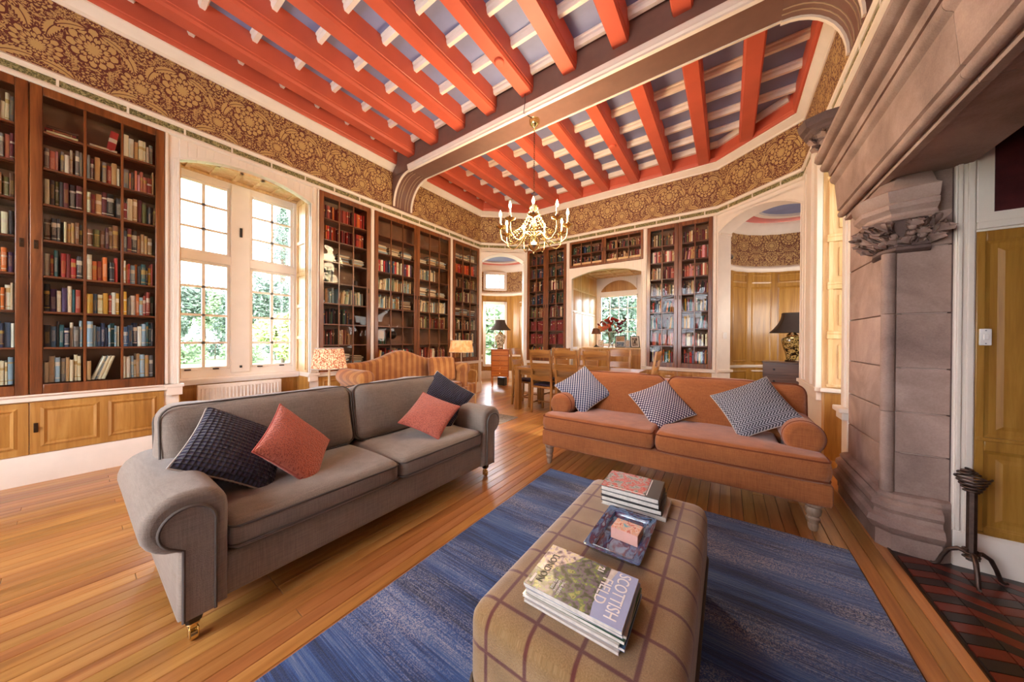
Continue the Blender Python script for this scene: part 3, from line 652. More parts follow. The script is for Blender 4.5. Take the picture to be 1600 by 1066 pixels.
# --- round turret rooms behind the arches
def turret(tag_, base, ang, u0, u1, th, R, wins, label_side):
    t = Vector((cos(ang), sin(ang))); nrm = Vector((-sin(ang), cos(ang))); mid = base+t*(u0+u1)/2
    hw = (u1-u0)/2+.02; dist = sqrt(R*R-hw*hw); c = mid+nrm*(th+dist); a_in = atan2(-nrm.y,-nrm.x); half = math.asin(hw/R)
    a0 = a_in+half; a1 = a_in-half+2*pi
    W = struct('wall_turret_'+tag_, (c.x,c.y,0), 0)
    P = lambda a, r, z: (r*cos(a), r*sin(a), z)
    winang = []
    for (upx, w, z0, z1) in wins:     # direction from the camera -> far wall
        d = Vector(upx).normalized(); o = -Vector((c.x,c.y)); b = o.dot(d); q = o.dot(o)-R*R; tt = -b+sqrt(b*b-q); h = o+d*tt
        aa = atan2(h.y,h.x)
        while aa < a0: aa += 2*pi
        winang.append((aa-w/2/R, aa+w/2/R, z0, z1))
    bounds = sorted(set([a0+(a1-a0)*k/22 for k in range(23)]+[x for wa in winang for x in wa[:2]]))
    def shell(m, z0, z1, r, uvm=False):
        for (p,q) in zip(bounds[:-1],bounds[1:]):
            segs = [(z0,z1)]
            for wa in winang:
                if p >= wa[0]-1e-6 and q <= wa[1]+1e-6:
                    ns = []
                    for (s0,s1) in segs:
                        if wa[3] <= s0 or wa[2] >= s1: ns.append((s0,s1))
                        else:
                            if wa[2] > s0: ns.append((s0,wa[2]))
                            if wa[3] < s1: ns.append((wa[3],s1))
                    segs = ns
            for (s0,s1) in segs:
                b0 = len(m.v); m.hexa([P(p,r+.08,s0),P(p,r,s0),P(q,r,s0),P(q,r+.08,s0)][::-1],[P(p,r+.08,s1),P(p,r,s1),P(q,r,s1),P(q,r+.08,s1)][::-1])
                if uvm:
                    for i in range(b0,len(m.v)):
                        v = m.v[i]; aa = atan2(v[1],v[0]); aa += 2*pi if aa < a0-.01 else 0; m.uv[i] = (aa*R, v[2])
    m = MB(); shell(m, 0, 2.70, R); part('panelling_ground', m, M['oak_dark'], W)
    m = MB(); shell(m, 2.70, 3.62, R, True); part('wallpaper', m, M['damask'], W, smooth=60)
    def ring(m, prof, aa0=None, aa1=None):
        n = 44; b0 = a0 if aa0 is None else aa0; b1 = a1 if aa1 is None else aa1
        rows = [[P(b0+(b1-b0)*k/n, R-o, z) for k in range(n+1)] for (o,z) in prof]; m.quad_strip_surface(rows)
    m = MB(); ring(m, [(0,2.66),(.02,2.67),(.05,2.69),(.06,2.72),(.06,2.74),(.02,2.77),(0,2.79)]); part('picture_ledge', m, M['white'], W, smooth=60)
    m = MB(); ring(m, [(0,3.42),(.03,3.43),(.06,3.50),(.12,3.56),(.14,3.62)]); part('cornice', m, M['white'], W, smooth=60)
    m = MB(); 
    low = min([wa[2] for wa in winang] or [9])
    segs = [(a0,a1)] if low > .8 else []
    if not segs:
        cur = a0
        for wa in sorted(winang):
            if wa[2] < .8: segs.append((cur,wa[0])); cur = wa[1]
        segs.append((cur,a1))
    for (s0,s1) in segs: ring(m, [(0,.70),(.03,.715),(.04,.74),(.04,.757),(0,.77)], s0, s1)
    ring(m, [(.025,0),(.025,.2),(.01,.24),(0,.25)]); part('dado_and_skirting', m, M['white'], W, smooth=60)
    # raised panels
    npan = 13; step = (a1-a0)/npan
    for k in range(npan):
        p, q = a0+k*step+.035, a0+(k+1)*step-.035
        for (z0,z1) in ((.29,.66),(.82,2.36),(2.43,2.63)):
            if any(not (q < wa[0]-.02 or p > wa[1]+.02) and not (z1 < wa[2] or z0 > wa[3]) for wa in winang): continue
            f = MB(); rows = lambda r,e,ze: [[P(p+e+(q-p-2*e)*i/3, r, z) for i in range(4)] for z in (z0+ze, z1-ze)]
            A = [P(p,R-.001,z0),P(q,R-.001,z0),P(q,R-.001,z1),P(p,R-.001,z1)]; r2 = R-.016; e = .028; 
            B = [P(p+e/R,r2,z0+e),P(q-e/R,r2,z0+e),P(q-e/R,r2,z1-e),P(p+e/R,r2,z1-e)]; e2 = .045; C2 = [P(p+e2/R,R-.006,z0+e2),P(q-e2/R,R-.006,z0+e2),P(q-e2/R,R-.006,z1-e2),P(p+e2/R,R-.006,z1-e2)]
            fs = [(11,10,9,8)]
            for i in range(4):
                j = (i+1)%4; fs += [(i+4,j+4,j,i),(i+8,j+8,j+4,i+4)]
            f.add(A+B+C2, fs); part('oak_panel', f, M['oak_dark'], W, smooth=20)
    # windows
    for i,wa in enumerate(winang):
        am = (wa[0]+wa[1])/2; hw2 = R*sin((wa[1]-wa[0])/2); dd = R*cos((wa[1]-wa[0])/2)
        WW = struct('window_%d' % (len([o for o in COL.objects if o.name.startswith('window_') and o.get('kind')])+1), (c.x+dd*cos(am), c.y+dd*sin(am), 0), am-pi/2)
        z0,z1 = wa[2],wa[3]; s = MB()
        for (x0,x1,za,zb) in ((-hw2-.03,-hw2+.06,z0-.02,z1+.03),(hw2-.06,hw2+.03,z0-.02,z1+.03),(-hw2,hw2,z1-.06,z1+.03),(-hw2,hw2,z0-.03,z0+.05)): s.box(x0,x1,-.03,.07,za,zb)
        nr = 4 if z1-z0 > 1 else 2; zz = [z0+.05+(z1-z0-.11)*k/nr for k in range(nr+1)]; nc = 2 if z1-z0 > 1 else 4; xx = [-hw2+.06+(2*hw2-.12)*k/nc for k in range(nc+1)]
        for x in xx[1:-1]: s.box(x-.012,x+.012,.02,.045,z0+.05,z1-.06)
        for z in zz[1:-1]: s.box(-hw2+.06,hw2-.06,.02,.045,z-.012,z+.012)
        sf = part('sash', s, M['cool_white'], WW, bevel=.004)
        for a_ in range(nc):
            for b_ in range(nr):
                g = MB(); g.box(xx[a_]+.012,xx[a_+1]-.012,.03,.034,zz[b_]+.012,zz[b_+1]-.012); part('pane', g, M['win_glass'], sf, smooth=0)
    # ceiling: blue disc, white ring, red ring
    CE = struct('ceiling_turret_'+tag_, (c.x,c.y,0), 0)
    def disc(r0, r1, z, col, nm, th_=.03):
        m = MB(); m.lathe([(r0,z),(r1,z),(r1,z+th_),(r0,z+th_)] if r0 > 0 else [(0.0001,z),(r1,z),(r1,z+th_),(0.0001,z+th_)], 40)
        if r0 > 0: m.f = m.f[:-2]; m.m = m.m[:-2]; n=40; m.add([], []); m.f += [(3*n+k,3*n+(k+1)%n,(k+1)%n,k) for k in range(n)]; m.m += [0]*n
        part(nm, m, M[col], CE)
    disc(0, R-.42, 3.66, 'blue', 'blue_disc'); disc(R-.48, R-.38, 3.615, 'white', 'white_ring', .05); disc(R-.42, R-.01, 3.645, 'red', 'red_ring'); disc(0, R-.01, 3.70, 'white', 'ceiling_board')
    return c, W, CE
ray_px = lambda u: (0.82*(u-800)/482.39-0.572, 0.572*(u-800)/482.39+0.82)
TCL, WTL, CTL = turret('left', LC, A_L, .03, 1.055, .26, 1.2, [(ray_px(773), .72, .42, 2.44), (ray_px(773), .70, 2.86, 3.40)], 'left')
TCR, WTR, CTR = turret('right', RC, A_R, .035, 1.235, .26, 1.25, [], 'right')

# --- right wall: window bay, chimney breast opening, plain wall (local x = towards the camera, y = outwards)
WR = struct('wall_right', (XR,0,0), -pi/2); m = MB()
wall_boxes(m, -RC2.y, -YR, 0, ZW, .50, [(-4.60,-3.70,0,3.05,None),(-3.66,.80,0,2.76,None)])
part('wall_body', m, M['white'], WR)
m = MB()
for (a,b,d) in ((-5.50,-5.44,.02),(-5.28,-5.05,.03),(-4.98,-4.92,.045),(-4.86,-4.68,.03),(-4.66,-4.60,.05)): m.box(a,b,-d,0,.757,3.44)
m.box(-5.56,-4.58,-.06,0,.715,.757); m.box(-5.53,-4.60,-.045,0,.62,.715); m.box(-5.53,-4.60,-.03,0,0,.2)
part('pilaster_moulding', m, M['white'], WR, bevel=.006)
m = MB(); m.box(-4.60,-4.598,0,.5,.0,3.05); part('bay_jamb', m, M['oak_pale'], WR)
for (z0,z1) in ((.80,1.28),(1.36,1.80),(1.88,2.30),(2.38,2.95)):
    f = MB(); f.box(-4.60,-4.575,.04,.075,z0,z1); f.box(-4.60,-4.575,.40,.44,z0,z1); f.box(-4.60,-4.57,.03,.46,z1,z1+.05); f.box(-4.60,-4.57,.03,.46,z0-.03,z0); f.box(-4.60,-4.585,.12,.36,z0+.06,z1-.06); part('shutter_panel', f, M['oak_pale'], WR, bevel=.004)
m = MB(); m.box(-4.60,-4.56,-.02,.5,.715,.757); part('bay_dado', m, M['white'], WR, bevel=.004)
m = MB(); m.box(-4.60,-4.585,.02,.48,.0,.70); part('bay_lower_panel', m, M['oak'], WR)
W5 = struct('window_5', (XR,0,0), -pi/2); s = MB(); s.box(-4.6,-4.36,.46,.52,.757,3.05); s.box(-3.94,-3.7,.46,.52,.757,3.05); s.box(-4.6,-3.7,.46,.52,2.99,3.05); s.box(-4.6,-3.7,.40,.52,.70,.80)  # unseen stiles widened to cut the light falling on the jamb
for z in (1.35,1.9,2.45): s.box(-4.56,-3.74,.475,.50,z-.01,z+.01)
s.box(-4.16,-4.14,.475,.50,.8,3.0); s.box(-4.6,-3.7,.46,.50,0,.70); part('sash', s, M['cool_white'], W5)
s = MB(); s.box(-4.36,-3.94,.486,.49,.8,2.99); part('pane', s, M['win_glass'], W5, smooth=0)
T1 = struct('trim_1', (XR,0,0), -pi/2); m = MB(); m.box(-3.80,-3.655,-.015,.12,.70,3.05); m.box(-3.78,-3.70,-.03,0,.70,3.05); m.box(-3.84,-3.64,-.07,.12,.66,.70); m.box(-3.82,-3.655,-.05,.12,.60,.66); m.box(-3.80,-3.655,-.02,.12,0,.60); part('jamb_post', m, M['white'], T1, bevel=.006)
m = MB(); m.box(-3.83,-3.645,-.035,.12,0,.17); part('plinth_block', m, M['stone_dark'], T1, bevel=.005)

# --- rear wall (behind the camera) with an unseen window opening added to light the room
WRE = struct('wall_rear', (0,YR,0), pi); m = MB(); wall_boxes(m, -XR, D, 0, 4.8, .25, [(.8,3.6,.9,3.3,None)]); part('wall_body', m, M['white'], WRE)
m = MB()
for x in (.84,1.75,2.65,3.56): m.box(x-.06,x+.06,.05,.2,.9,3.3)
m.box(.8,3.6,.06,.19,2.2,2.3); part('mullions', m, M['cool_white'], WRE)

# --- frieze, mouldings, cornice all round
FR = struct('wall_frieze'); m = MB(); m.sweep([(0,3.5),(0,4.58),(-.12,4.58),(-.12,3.5)], PATH); part('wallpaper', m, M['damask'], FR, smooth=0)
m = MB(); m.sweep([(-.06,3.395),(.012,3.412),(.028,3.425),(.028,3.445),(.016,3.463),(-.06,3.463)], PATH); m.sweep([(-.06,3.520),(.020,3.522),(.034,3.535),(.040,3.556),(.022,3.572),(.012,3.582),(-.06,3.582)], PATH)
PR = struct('trim_2'); part('picture_rail', m, M['white'], PR, smooth=30)
m = MB(); m.sweep([(-.06,3.455),(.010,3.462),(.016,3.49),(.010,3.523),(-.06,3.523)], PATH); part('carved_band', m, M['band'], PR, smooth=30)
m = MB()
for (p,q) in zip(PATH[:-1],PATH[1:]):
    p = Vector(p); q = Vector(q); L = (q-p).length; t = (q-p)/L; n = Vector((t.y,-t.x)); k = .2
    while k < L-.1:
        c = p+t*k; a = c-t*.008+n*.0; b = c+t*.008
        m.hexa([(a.x,a.y,3.46),(b.x,b.y,3.46),(b.x+n.x*.02,b.y+n.y*.02,3.46),(a.x+n.x*.02,a.y+n.y*.02,3.46)],[(a.x,a.y,3.525),(b.x,b.y,3.525),(b.x+n.x*.02,b.y+n.y*.02,3.525),(a.x+n.x*.02,a.y+n.y*.02,3.525)]); k += .39
part('band_divider', m, M['white'], PR)
m = MB(); m.sweep([(-.04,4.195),(.014,4.20),(.022,4.225),(.05,4.245),(.07,4.275),(.094,4.29),(.098,4.312),(-.04,4.312)], PATH); CO = struct('trim_3'); part('cornice', m, M['white'], CO, smooth=30)

# --- ceiling: lavender boards, red plates and beams, white cross battens, brown girder
CE = struct('ceiling'); ZC, ZBM = 4.572, 4.305
m = MB(); m.face([(-D,YR,ZC),(-D,LC.y,ZC),(LC2.x,YB,ZC),(RC.x,YB,ZC),(XR,RC2.y,ZC),(XR,YR,ZC)]); n0 = len(m.v); m.face([(XR,YR,ZC+.1),(XR,RC2.y,ZC+.1),(RC.x,YB,ZC+.1),(LC2.x,YB,ZC+.1),(-D,LC.y,ZC+.1),(-D,YR,ZC+.1)])
part('ceiling_board', m, M['blue'], CE)
m = MB(); m.box(-7,2.6,-3,8.6,4.74,4.8); part('roof_deck', m, M['white'], CE)
m = MB(); m.sweep([(-.05,4.30),(.115,4.305),(.125,4.325),(.125,4.345),(.132,4.355),(.132,4.58),(-.05,4.58)], PATH); part('wall_plate', m, M['red'], CE, smooth=30)
def beam_mesh(x0, x1, y0, y1, endc=0):
    m = MB(); c = .014
    prof = [(x0,ZC+.005),(x0,ZBM+.06),(x0+.006,ZBM+.055),(x0+.006,ZBM+.03),(x0+c+.006,ZBM),(x1-c-.006,ZBM),(x1-.006,ZBM+.03),(x1-.006,ZBM+.055),(x1,ZBM+.06),(x1,ZC+.005)]
    m.prism(prof, 'y', y0, y1); return m
def ymax(x):     # far end on the wall plate
    y = YB-.1
    if x < LC2.x: y = min(y, LC.y+(x-LC.x)*(LC2.y-LC.y)/(LC2.x-LC.x)-.12)
    if x > RC.x: y = min(y, RC.y+(x-RC.x)*(RC2.y-RC.y)/(RC2.x-RC.x)-.12)
    return y
XB = [-4.262+.570*k for k in range(9)]; WBM = .185; GY0, GY1, GZ = 3.27, 3.64, 4.09
for x in XB:
    part('ceiling_beam', beam_mesh(x-WBM, x, YR, GY0+.01), M['red'], CE, smooth=25)
    part('ceiling_beam', beam_mesh(x-WBM+.01, x+.01, GY1-.01, min(ymax(x),ymax(x-WBM))), M['red'], CE, smooth=25)
bat_me = {}
def batten(x0, x1, y):
    k = round(x1-x0,3)
    if k not in bat_me:
        L = x1-x0; mm = MB(); mm.prism([(-.044,.09),(-.044,.068),(-.032,.058),(-.032,.03),(-.02,.0),(.02,0),(.032,.03),(.032,.058),(.044,.068),(.044,.09)], 'x', 0, L); bat_me[k] = mesh_of(mm, 'cross_batten', M['white'], 20)
    part('cross_batten', bat_me[k], None, CE, (x0, y, ZC-.085))
edges = [-D+.13]+[e for x in XB for e in (x-WBM, x)]+[XR-.13]; gaps = [(edges[0],edges[1])]+[(edges[2*i],edges[2*i+1]) for i in range(1,10)]
for (a,b) in gaps:
    if b-a < .06: continue
    y = GY0-.05
    while y > YR+.2: batten(a, b, y); y -= .412
    y = GY1+.44
    while y < ymax((a+b)/2)-.1: batten(a+.01, b+.01, y); y += .43
# battens lying on the far plates
for (p,q) in (((-D+.13,LC.y),(LC2.x,YB-.13)),((LC2.x,YB-.15),(RC.x,YB-.15)),((RC.x,YB-.13),(XR-.13,RC2.y))):
    p = Vector(p); q = Vector(q); d = (q-p).normalized(); n = Vector((d.y,-d.x)); mm = MB(); c0 = p+n*.02; c1 = q+n*.02
    mm.hexa([(c0.x,c0.y,4.49),(c1.x,c1.y,4.49),(c1.x+n.x*.06,c1.y+n.y*.06,4.49),(c0.x+n.x*.06,c0.y+n.y*.06,4.49)][::-1],[(c0.x,c0.y,4.58),(c1.x,c1.y,4.58),(c1.x+n.x*.08,c1.y+n.y*.08,4.58),(c0.x+n.x*.08,c0.y+n.y*.08,4.58)][::-1]); part('edge_batten', mm, M['white'], CE)
m = MB(); m.box(-D-.02,XR+.02,GY0,GY1,GZ+.012,4.60); gd = part('main_girder', m, M['brown'], CE)
m = MB(); m.prism([(GY0-.028,4.185),(GY0-.028,4.165),(GY0-.02,4.150),(GY0-.02,4.125),(GY0-.008,4.105),(GY0-.008,4.085),(GY0+.025,4.078),(GY0+.025,4.103),(GY0+.001,4.103),(GY0+.001,4.19)][::-1], 'x', -4.43, .36)
part('girder_moulding', m, M['white'], gd, smooth=30)
m = MB(); m.prism([(GY1+.02,4.15),(GY1+.02,4.12),(GY1+.008,4.10),(GY1-.025,4.092),(GY1-.025,4.105),(GY1-.001,4.105),(GY1-.001,4.155)], 'x', -4.47, .38); part('girder_moulding', m, M['white'], gd, smooth=30)
def bracket(xw, s):
    """quarter-curved console under the girder end; s = +1 projects towards +x"""
    P0 = (0,3.60); curve = [(.03+.43*(1-cos(radians(a))), 3.60+.50*sin(radians(a))) for a in range(0,91,9)]
    prof = [(xw,4.12),(xw,3.585)]+[(xw+s*x,z) for (x,z) in curve]+[(xw+s*.46,4.12)]
    m = MB(); pr = prof if s < 0 else prof[::-1]; m.prism(pr[::-1] if s > 0 else pr[::-1], 'y', GY0+.0, GY1-.0); b = part('girder_bracket', m, M['brown'], CE, smooth=30)
    for (y0,y1,w) in ((GY0-.012,GY0+.02,'white'),(GY1-.02,GY1+.012,'white'),(GY0+.08,GY0+.088,'gold'),(GY0+.13,GY0+.138,'gold'),(GY1-.14,GY1-.132,'gold'),(GY1-.085,GY1-.077,'gold')):
        m = MB(); o = .018 if w == 'white' else .006
        for (p,q) in zip(curve[:-1],curve[1:]):
            dx, dz = q[0]-p[0], q[1]-p[1]; l = hypot(dx,dz); nx, nz = dz/l*o, -dx/l*o
            A = [(xw+s*p[0],p[1]),(xw+s*q[0],q[1]),(xw+s*(q[0]+nx),q[1]+nz),(xw+s*(p[0]+nx),p[1]+nz)]
            bq = [(x,y0,z) for (x,z) in A]; tq = [(x,y1,z) for (x,z) in A]; m.add(bq+tq, [(0,1,2,3),(7,6,5,4),(0,4,5,1),(1,5,6,2),(2,6,7,3),(3,7,4,0)])
        part('bracket_edging', m, M[w], b)
    return b
bracket(-D, 1); bracket(XR, -1)
# ---------------------------------------------------------------- fireplace: stone pier, capital, great lintel, hearth
FP = thing('stone_fireplace', 'great mauve sandstone fireplace surround with carved capital and deep overhanging lintel', 'fireplace', (0,0,0))
COURSES = [.34,.585,.83,1.095,1.42,1.81,2.25]
for i,(z0,z1) in enumerate(zip(COURSES[:-1],COURSES[1:])):
    g = .003
    m = MB(); m.prism([(.815,3.64),(.815,3.02),(.835,2.995),(1.04,2.995),(1.04,3.64)], 'z', z0+g, z1-g); part('stone_block', m, M['stone'], FP, bevel=.006)
    m = MB(); m.prism([(.875,2.99),(.852,2.965),(.852,2.905),(.836,2.862),(1.042,2.862),(1.042,2.99)], 'z', z0+g, z1-g); part('stone_block', m, M['stone'], FP, bevel=.004)
m = MB(); m.box(.84,1.03,2.88,3.62,0,2.25); m.box(.86,1.03,2.87,3.0,.3,2.25); part('mortar_bed', m, M['mortar'], FP)
for (z0,z1) in ((.34,.83),(.83,1.42),(1.42,1.79)):
    m = MB(); m.lathe([(.028,z0+.002),(.03,z0+.006),(.03,z1-.006),(.028,z1-.002)], 16, (.806,2.868,0)); part('corner_shaft', m, M['stone'], FP, smooth=50)
def plan(o): return [(.82-o,3.66),(.82-o,2.90-o*.35),(.845-o*.55,2.862-o*.8),(.90,2.862-o),(1.0,2.862-o),(1.042,2.862-min(o,.02)),(1.042,3.66)]
def plan_cap(o):
    o *= .86; return [(.82-o*.25,3.14+o*.4),(.82-o,3.03),(.82-o,2.92-o*.35),(.845-o*.55,2.862-o*.8),(.89,2.862-o),(.955,2.862-o),(.965,2.862-o*.2),(.965,2.95),(.9,3.2)]
def stack(levels, nm, mat='stone', pf=None):
    m = MB(); rows = [[(x,y,z) for (x,y) in (pf or plan)(o)] for (z,o) in levels]; m.quad_strip_surface(rows, closed_u=True)
    k = len(rows[0]); m.f += [tuple(range(k-1,-1,-1)), tuple(range((len(rows)-1)*k, len(rows)*k))]; m.m += [0,0]
    return part(nm, m, M[mat], FP, smooth=30)
stack([(0,.055),(.10,.055),(.115,.075),(.15,.095),(.185,.085),(.20,.065),(.225,.06),(.25,.075),(.28,.07),(.30,.045),(.315,.05),(.335,.035),(.345,.005)], 'moulded_base')
stack([(1.785,.0),(1.79,.03),(1.80,.045),(1.815,.045),(1.825,.02),(1.87,.03),(1.93,.07),(1.965,.10)], 'capital_bell', 'stone_dark', pf=plan_cap)  # dark stone paints the deep shade behind the carved leaves
stack([(1.965,.115),(1.98,.13),(1.99,.115),(2.005,.115),(2.03,.145),(2.055,.15),(2.065,.135),(2.08,.15),(2.13,.165),(2.16,.10),(2.25,.03)], 'capital_abacus', pf=plan_cap)
rl = random.Random(5)
def leaf_mesh(seed):
    r = random.Random(seed); m = MB(); n = 7
    rows = []
    for i in range(n):
        t = i/(n-1); w = .030*sin(pi*min(1,t*1.05))*(1+.35*sin(t*19+seed))+.002
        rows.append([(w*sx, -.052*sin(t*2.6)*(1+.0*sx)+(.012 if abs(sx) == .5 else 0)-.010*abs(sx), .09*t-.035*max(0,t-.6)) for sx in (-1,-.5,0,.5,1)])
    m.quad_strip_surface(rows); back = [[(x,y+.022,z) for (x,y,z) in r_] for r_ in rows]; b0 = len(m.v); m.quad_strip_surface([r_[::-1] for r_ in back]); return mesh_of(m, 'carved_leaf', M['stone'], 60)
leafs = [leaf_mesh(k) for k in range(3)]
route = [(.82,3.08,-pi/2),(.82,3.02,-pi/2),(.82,2.95,-pi/2+.1),(.825,2.90,-pi/2+.5),(.85,2.868,-pi/4),(.885,2.862,-.2),(.92,2.862,0),(.95,2.862,0)]
for i,(x,y,a) in enumerate(route):
    for j in range(3):
        o = part('carved_leaf', leafs[(i+j)%3], None, FP); oo = .018+.024*j; nx, ny = sin(a), -cos(a)
        o.location = (x+nx*oo+rl.uniform(-.01,.01), y+ny*oo+rl.uniform(-.02,.02), 1.825+.040*j); o.rotation_euler = (rl.uniform(-.3,.1), rl.uniform(-.5,.5), a+rl.uniform(-.5,.5)); s_ = rl.uniform(.85,1.15); o.scale = (s_,s_*1.25,s_*.66)
kn = MB(); kn.lathe([(.0001,-.020),(.012,-.017),(.020,-.004),(.019,.008),(.010,.019),(.0001,.021)], 10); KNOB = mesh_of(kn, 'carved_bud', M['stone'], 60)
for i in range(20):
    x,y,a = route[rl.randrange(len(route))]; oo = rl.uniform(.035,.095); z = 1.84+(oo-.03)*1.6+rl.uniform(-.01,.015)
    o = part('carved_bud', KNOB, None, FP, (x+sin(a)*oo, y-cos(a)*oo+rl.uniform(-.02,.02), z)); s_ = rl.uniform(.7,1.15); o.scale = (s_,s_,s_)
def lint_prof(k=0):
    p = [(.83,2.78),(.588,2.78),(.584,2.742),(.600,2.722),(.612,2.716)]
    p += [(.655-.036*cos(radians(a))*1.0, 2.680-.036*sin(radians(a))) for a in range(-70,100,20)]
    p += [(.668,2.640),(.676,2.600)]+[(.712-.034*cos(radians(a)), 2.570-.040*sin(radians(a))) for a in range(-50,90,20)]
    p += [(.708,2.524),(.708,2.500),(.722,2.33),(.724,2.312),(.738,2.306)]+[(.750-.026*cos(radians(a)),2.276-.026*sin(radians(a))) for a in range(-50,110,20)]
    p += [(.772,2.262),(.770,2.246),(.764,2.240),(.766,2.224),(.80,2.222),(.812,2.236),(1.10,2.240),(1.10,2.78)]
    return p
for (y0,y1) in ((-.75,.55),(.553,1.95),(1.953,3.56)):
    m = MB(); m.prism(lint_prof(), 'y', y0, y1); part('lintel_stone', m, M['stone'], FP, smooth=30)
# carved stop at the far end of the mantel shelf
m = MB(); n8 = [(.83,3.86),(.53,3.80),(.50,3.72),(.53,3.60),(.64,3.545),(.83,3.545)]
def ring_stack(levels, c=(.83,3.70)):
    m = MB(); rows = [[(c[0]+(x-c[0])*s, c[1]+(y-c[1])*s, z) for (x,y) in n8] for (z,s) in levels]; m.quad_strip_surface(rows, closed_u=True); k = 6
    m.f += [tuple(range(k-1,-1,-1)), tuple(range((len(rows)-1)*k, len(rows)*k))]; m.m += [0,0]; return m
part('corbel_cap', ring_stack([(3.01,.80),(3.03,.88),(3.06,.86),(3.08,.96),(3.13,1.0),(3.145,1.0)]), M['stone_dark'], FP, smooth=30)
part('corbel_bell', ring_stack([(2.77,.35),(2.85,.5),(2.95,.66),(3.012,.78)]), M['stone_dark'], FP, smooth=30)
for i in range(9):
    o = part('carved_leaf', leafs[i%3], None, FP); a = -pi/2+.55*((i%5)-2.0)*.6; o.location = (.83-.17-.02*(i//5)+.05*abs((i%5)-2), 3.70-.055*((i%5)-2)*1.5-.02, 2.87+.07*(i//5)); o.rotation_euler = (0, 0, a); o.scale = (1.3,1.3,1)

# inglenook: panelled side wall, back wall, ceiling
WI = struct('wall_inglenook', (0,2.862,0), 0)
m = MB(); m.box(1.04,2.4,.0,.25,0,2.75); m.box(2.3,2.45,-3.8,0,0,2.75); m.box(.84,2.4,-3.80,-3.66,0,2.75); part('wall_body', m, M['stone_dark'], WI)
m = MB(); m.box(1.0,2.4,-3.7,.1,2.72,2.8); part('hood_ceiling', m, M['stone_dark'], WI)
m = MB(); m.box(1.044,1.116,-.02,0,0,2.70); m.box(1.05,1.068,-.032,0,.2,2.70); m.box(1.085,1.110,-.028,0,.2,2.70); m.box(1.044,1.12,-.03,0,0,.20); part('door_post', m, M['white'], WI, bevel=.004)
m = MB(); m.box(1.116,2.3,-.018,0,1.905,2.72); m.box(1.116,2.3,-.032,0,1.868,1.905); m.box(1.116,2.3,-.022,0,1.855,1.868); part('upper_frame', m, M['white'], WI, bevel=.004)
m = MB(); m.box(1.172,1.75,-.022,0,1.955,2.68); m.box(1.82,2.28,-.022,0,1.955,2.68); part('leather_panel', m, M['leather'], WI)
m = MB(); m.box(1.116,2.3,-.008,0,.20,1.86); m.box(1.118,1.15,-.016,0,.22,1.86); m.box(1.15,1.72,-.0155,0,1.80,1.858); m.box(1.15,1.72,-.0155,0,.66,.715); m.box(1.12,2.3,-.026,0,.715,.735); m.box(1.72,1.80,-.016,0,.22,1.86); m.box(1.15,1.72,-.0155,0,.21,.24); part('oak_framing', m, M['oak_dark'], WI, bevel=.004)
for (x0,x1) in ((1.15,1.72),(1.80,2.26)):
    for (z0,z1) in ((.24,.66),(.74,1.80)):
        f = MB(); a = .0; 
        o = [(x0,-.014,z0),(x1,-.014,z0),(x1,-.014,z1),(x0,-.014,z1)]; i1 = [(x0+.025,-.004,z0+.025),(x1-.025,-.004,z0+.025),(x1-.025,-.004,z1-.025),(x0+.025,-.004,z1-.025)]; i2 = [(x0+.06,-.014,z0+.06),(x1-.06,-.014,z0+.06),(x1-.06,-.014,z1-.06),(x0+.06,-.014,z1-.06)]
        fs = [(8,9,10,11)]
        for i in range(4): j=(i+1)%4; fs += [(i,j,j+4,i+4),(i+4,j+4,j+8,i+8)]
        f.add(o+i1+i2, fs); part('oak_panel', f, M['oak_dark'], WI, smooth=15)
m = MB(); m.prism([(0,0),(-.03,0),(-.03,.15),(-.02,.165),(-.02,.18),(-.008,.195),(0,.2)], 'x', 1.116, 2.3); part('skirting', m, M['white'], WI)
sw = MB(); sw.box(1.127,1.167,-.026,-.016,1.235,1.325); SW = part('light_switch', sw, M['plastic'], None, loc=(0,2.862,0), bevel=.003); tag(SW, 'white switch plate on the oak panelling beside the fireplace', 'switch')
for z in (1.245,1.315):
    s = MB(); s.tube([(1.147,-.026,z),(1.147,-.0275,z)], .003, 8); part('screw', s, M['steel'], SW)
s = MB(); s.box(1.138,1.156,-.031,-.026,1.265,1.295); part('rocker', s, M['plastic'], SW, bevel=.002)
s2 = MB(); s2.box(.0,.012,.09,.17,1.29,1.40); S2 = part('jamb_switch', s2, M['plastic'], None, loc=(RC.x+.035*cos(A_R), RC.y+.035*sin(A_R), 0), bevel=.003); S2.rotation_euler = (0,0,A_R); tag(S2, 'pale switch plate on the jamb of the right-hand arch', 'switch')

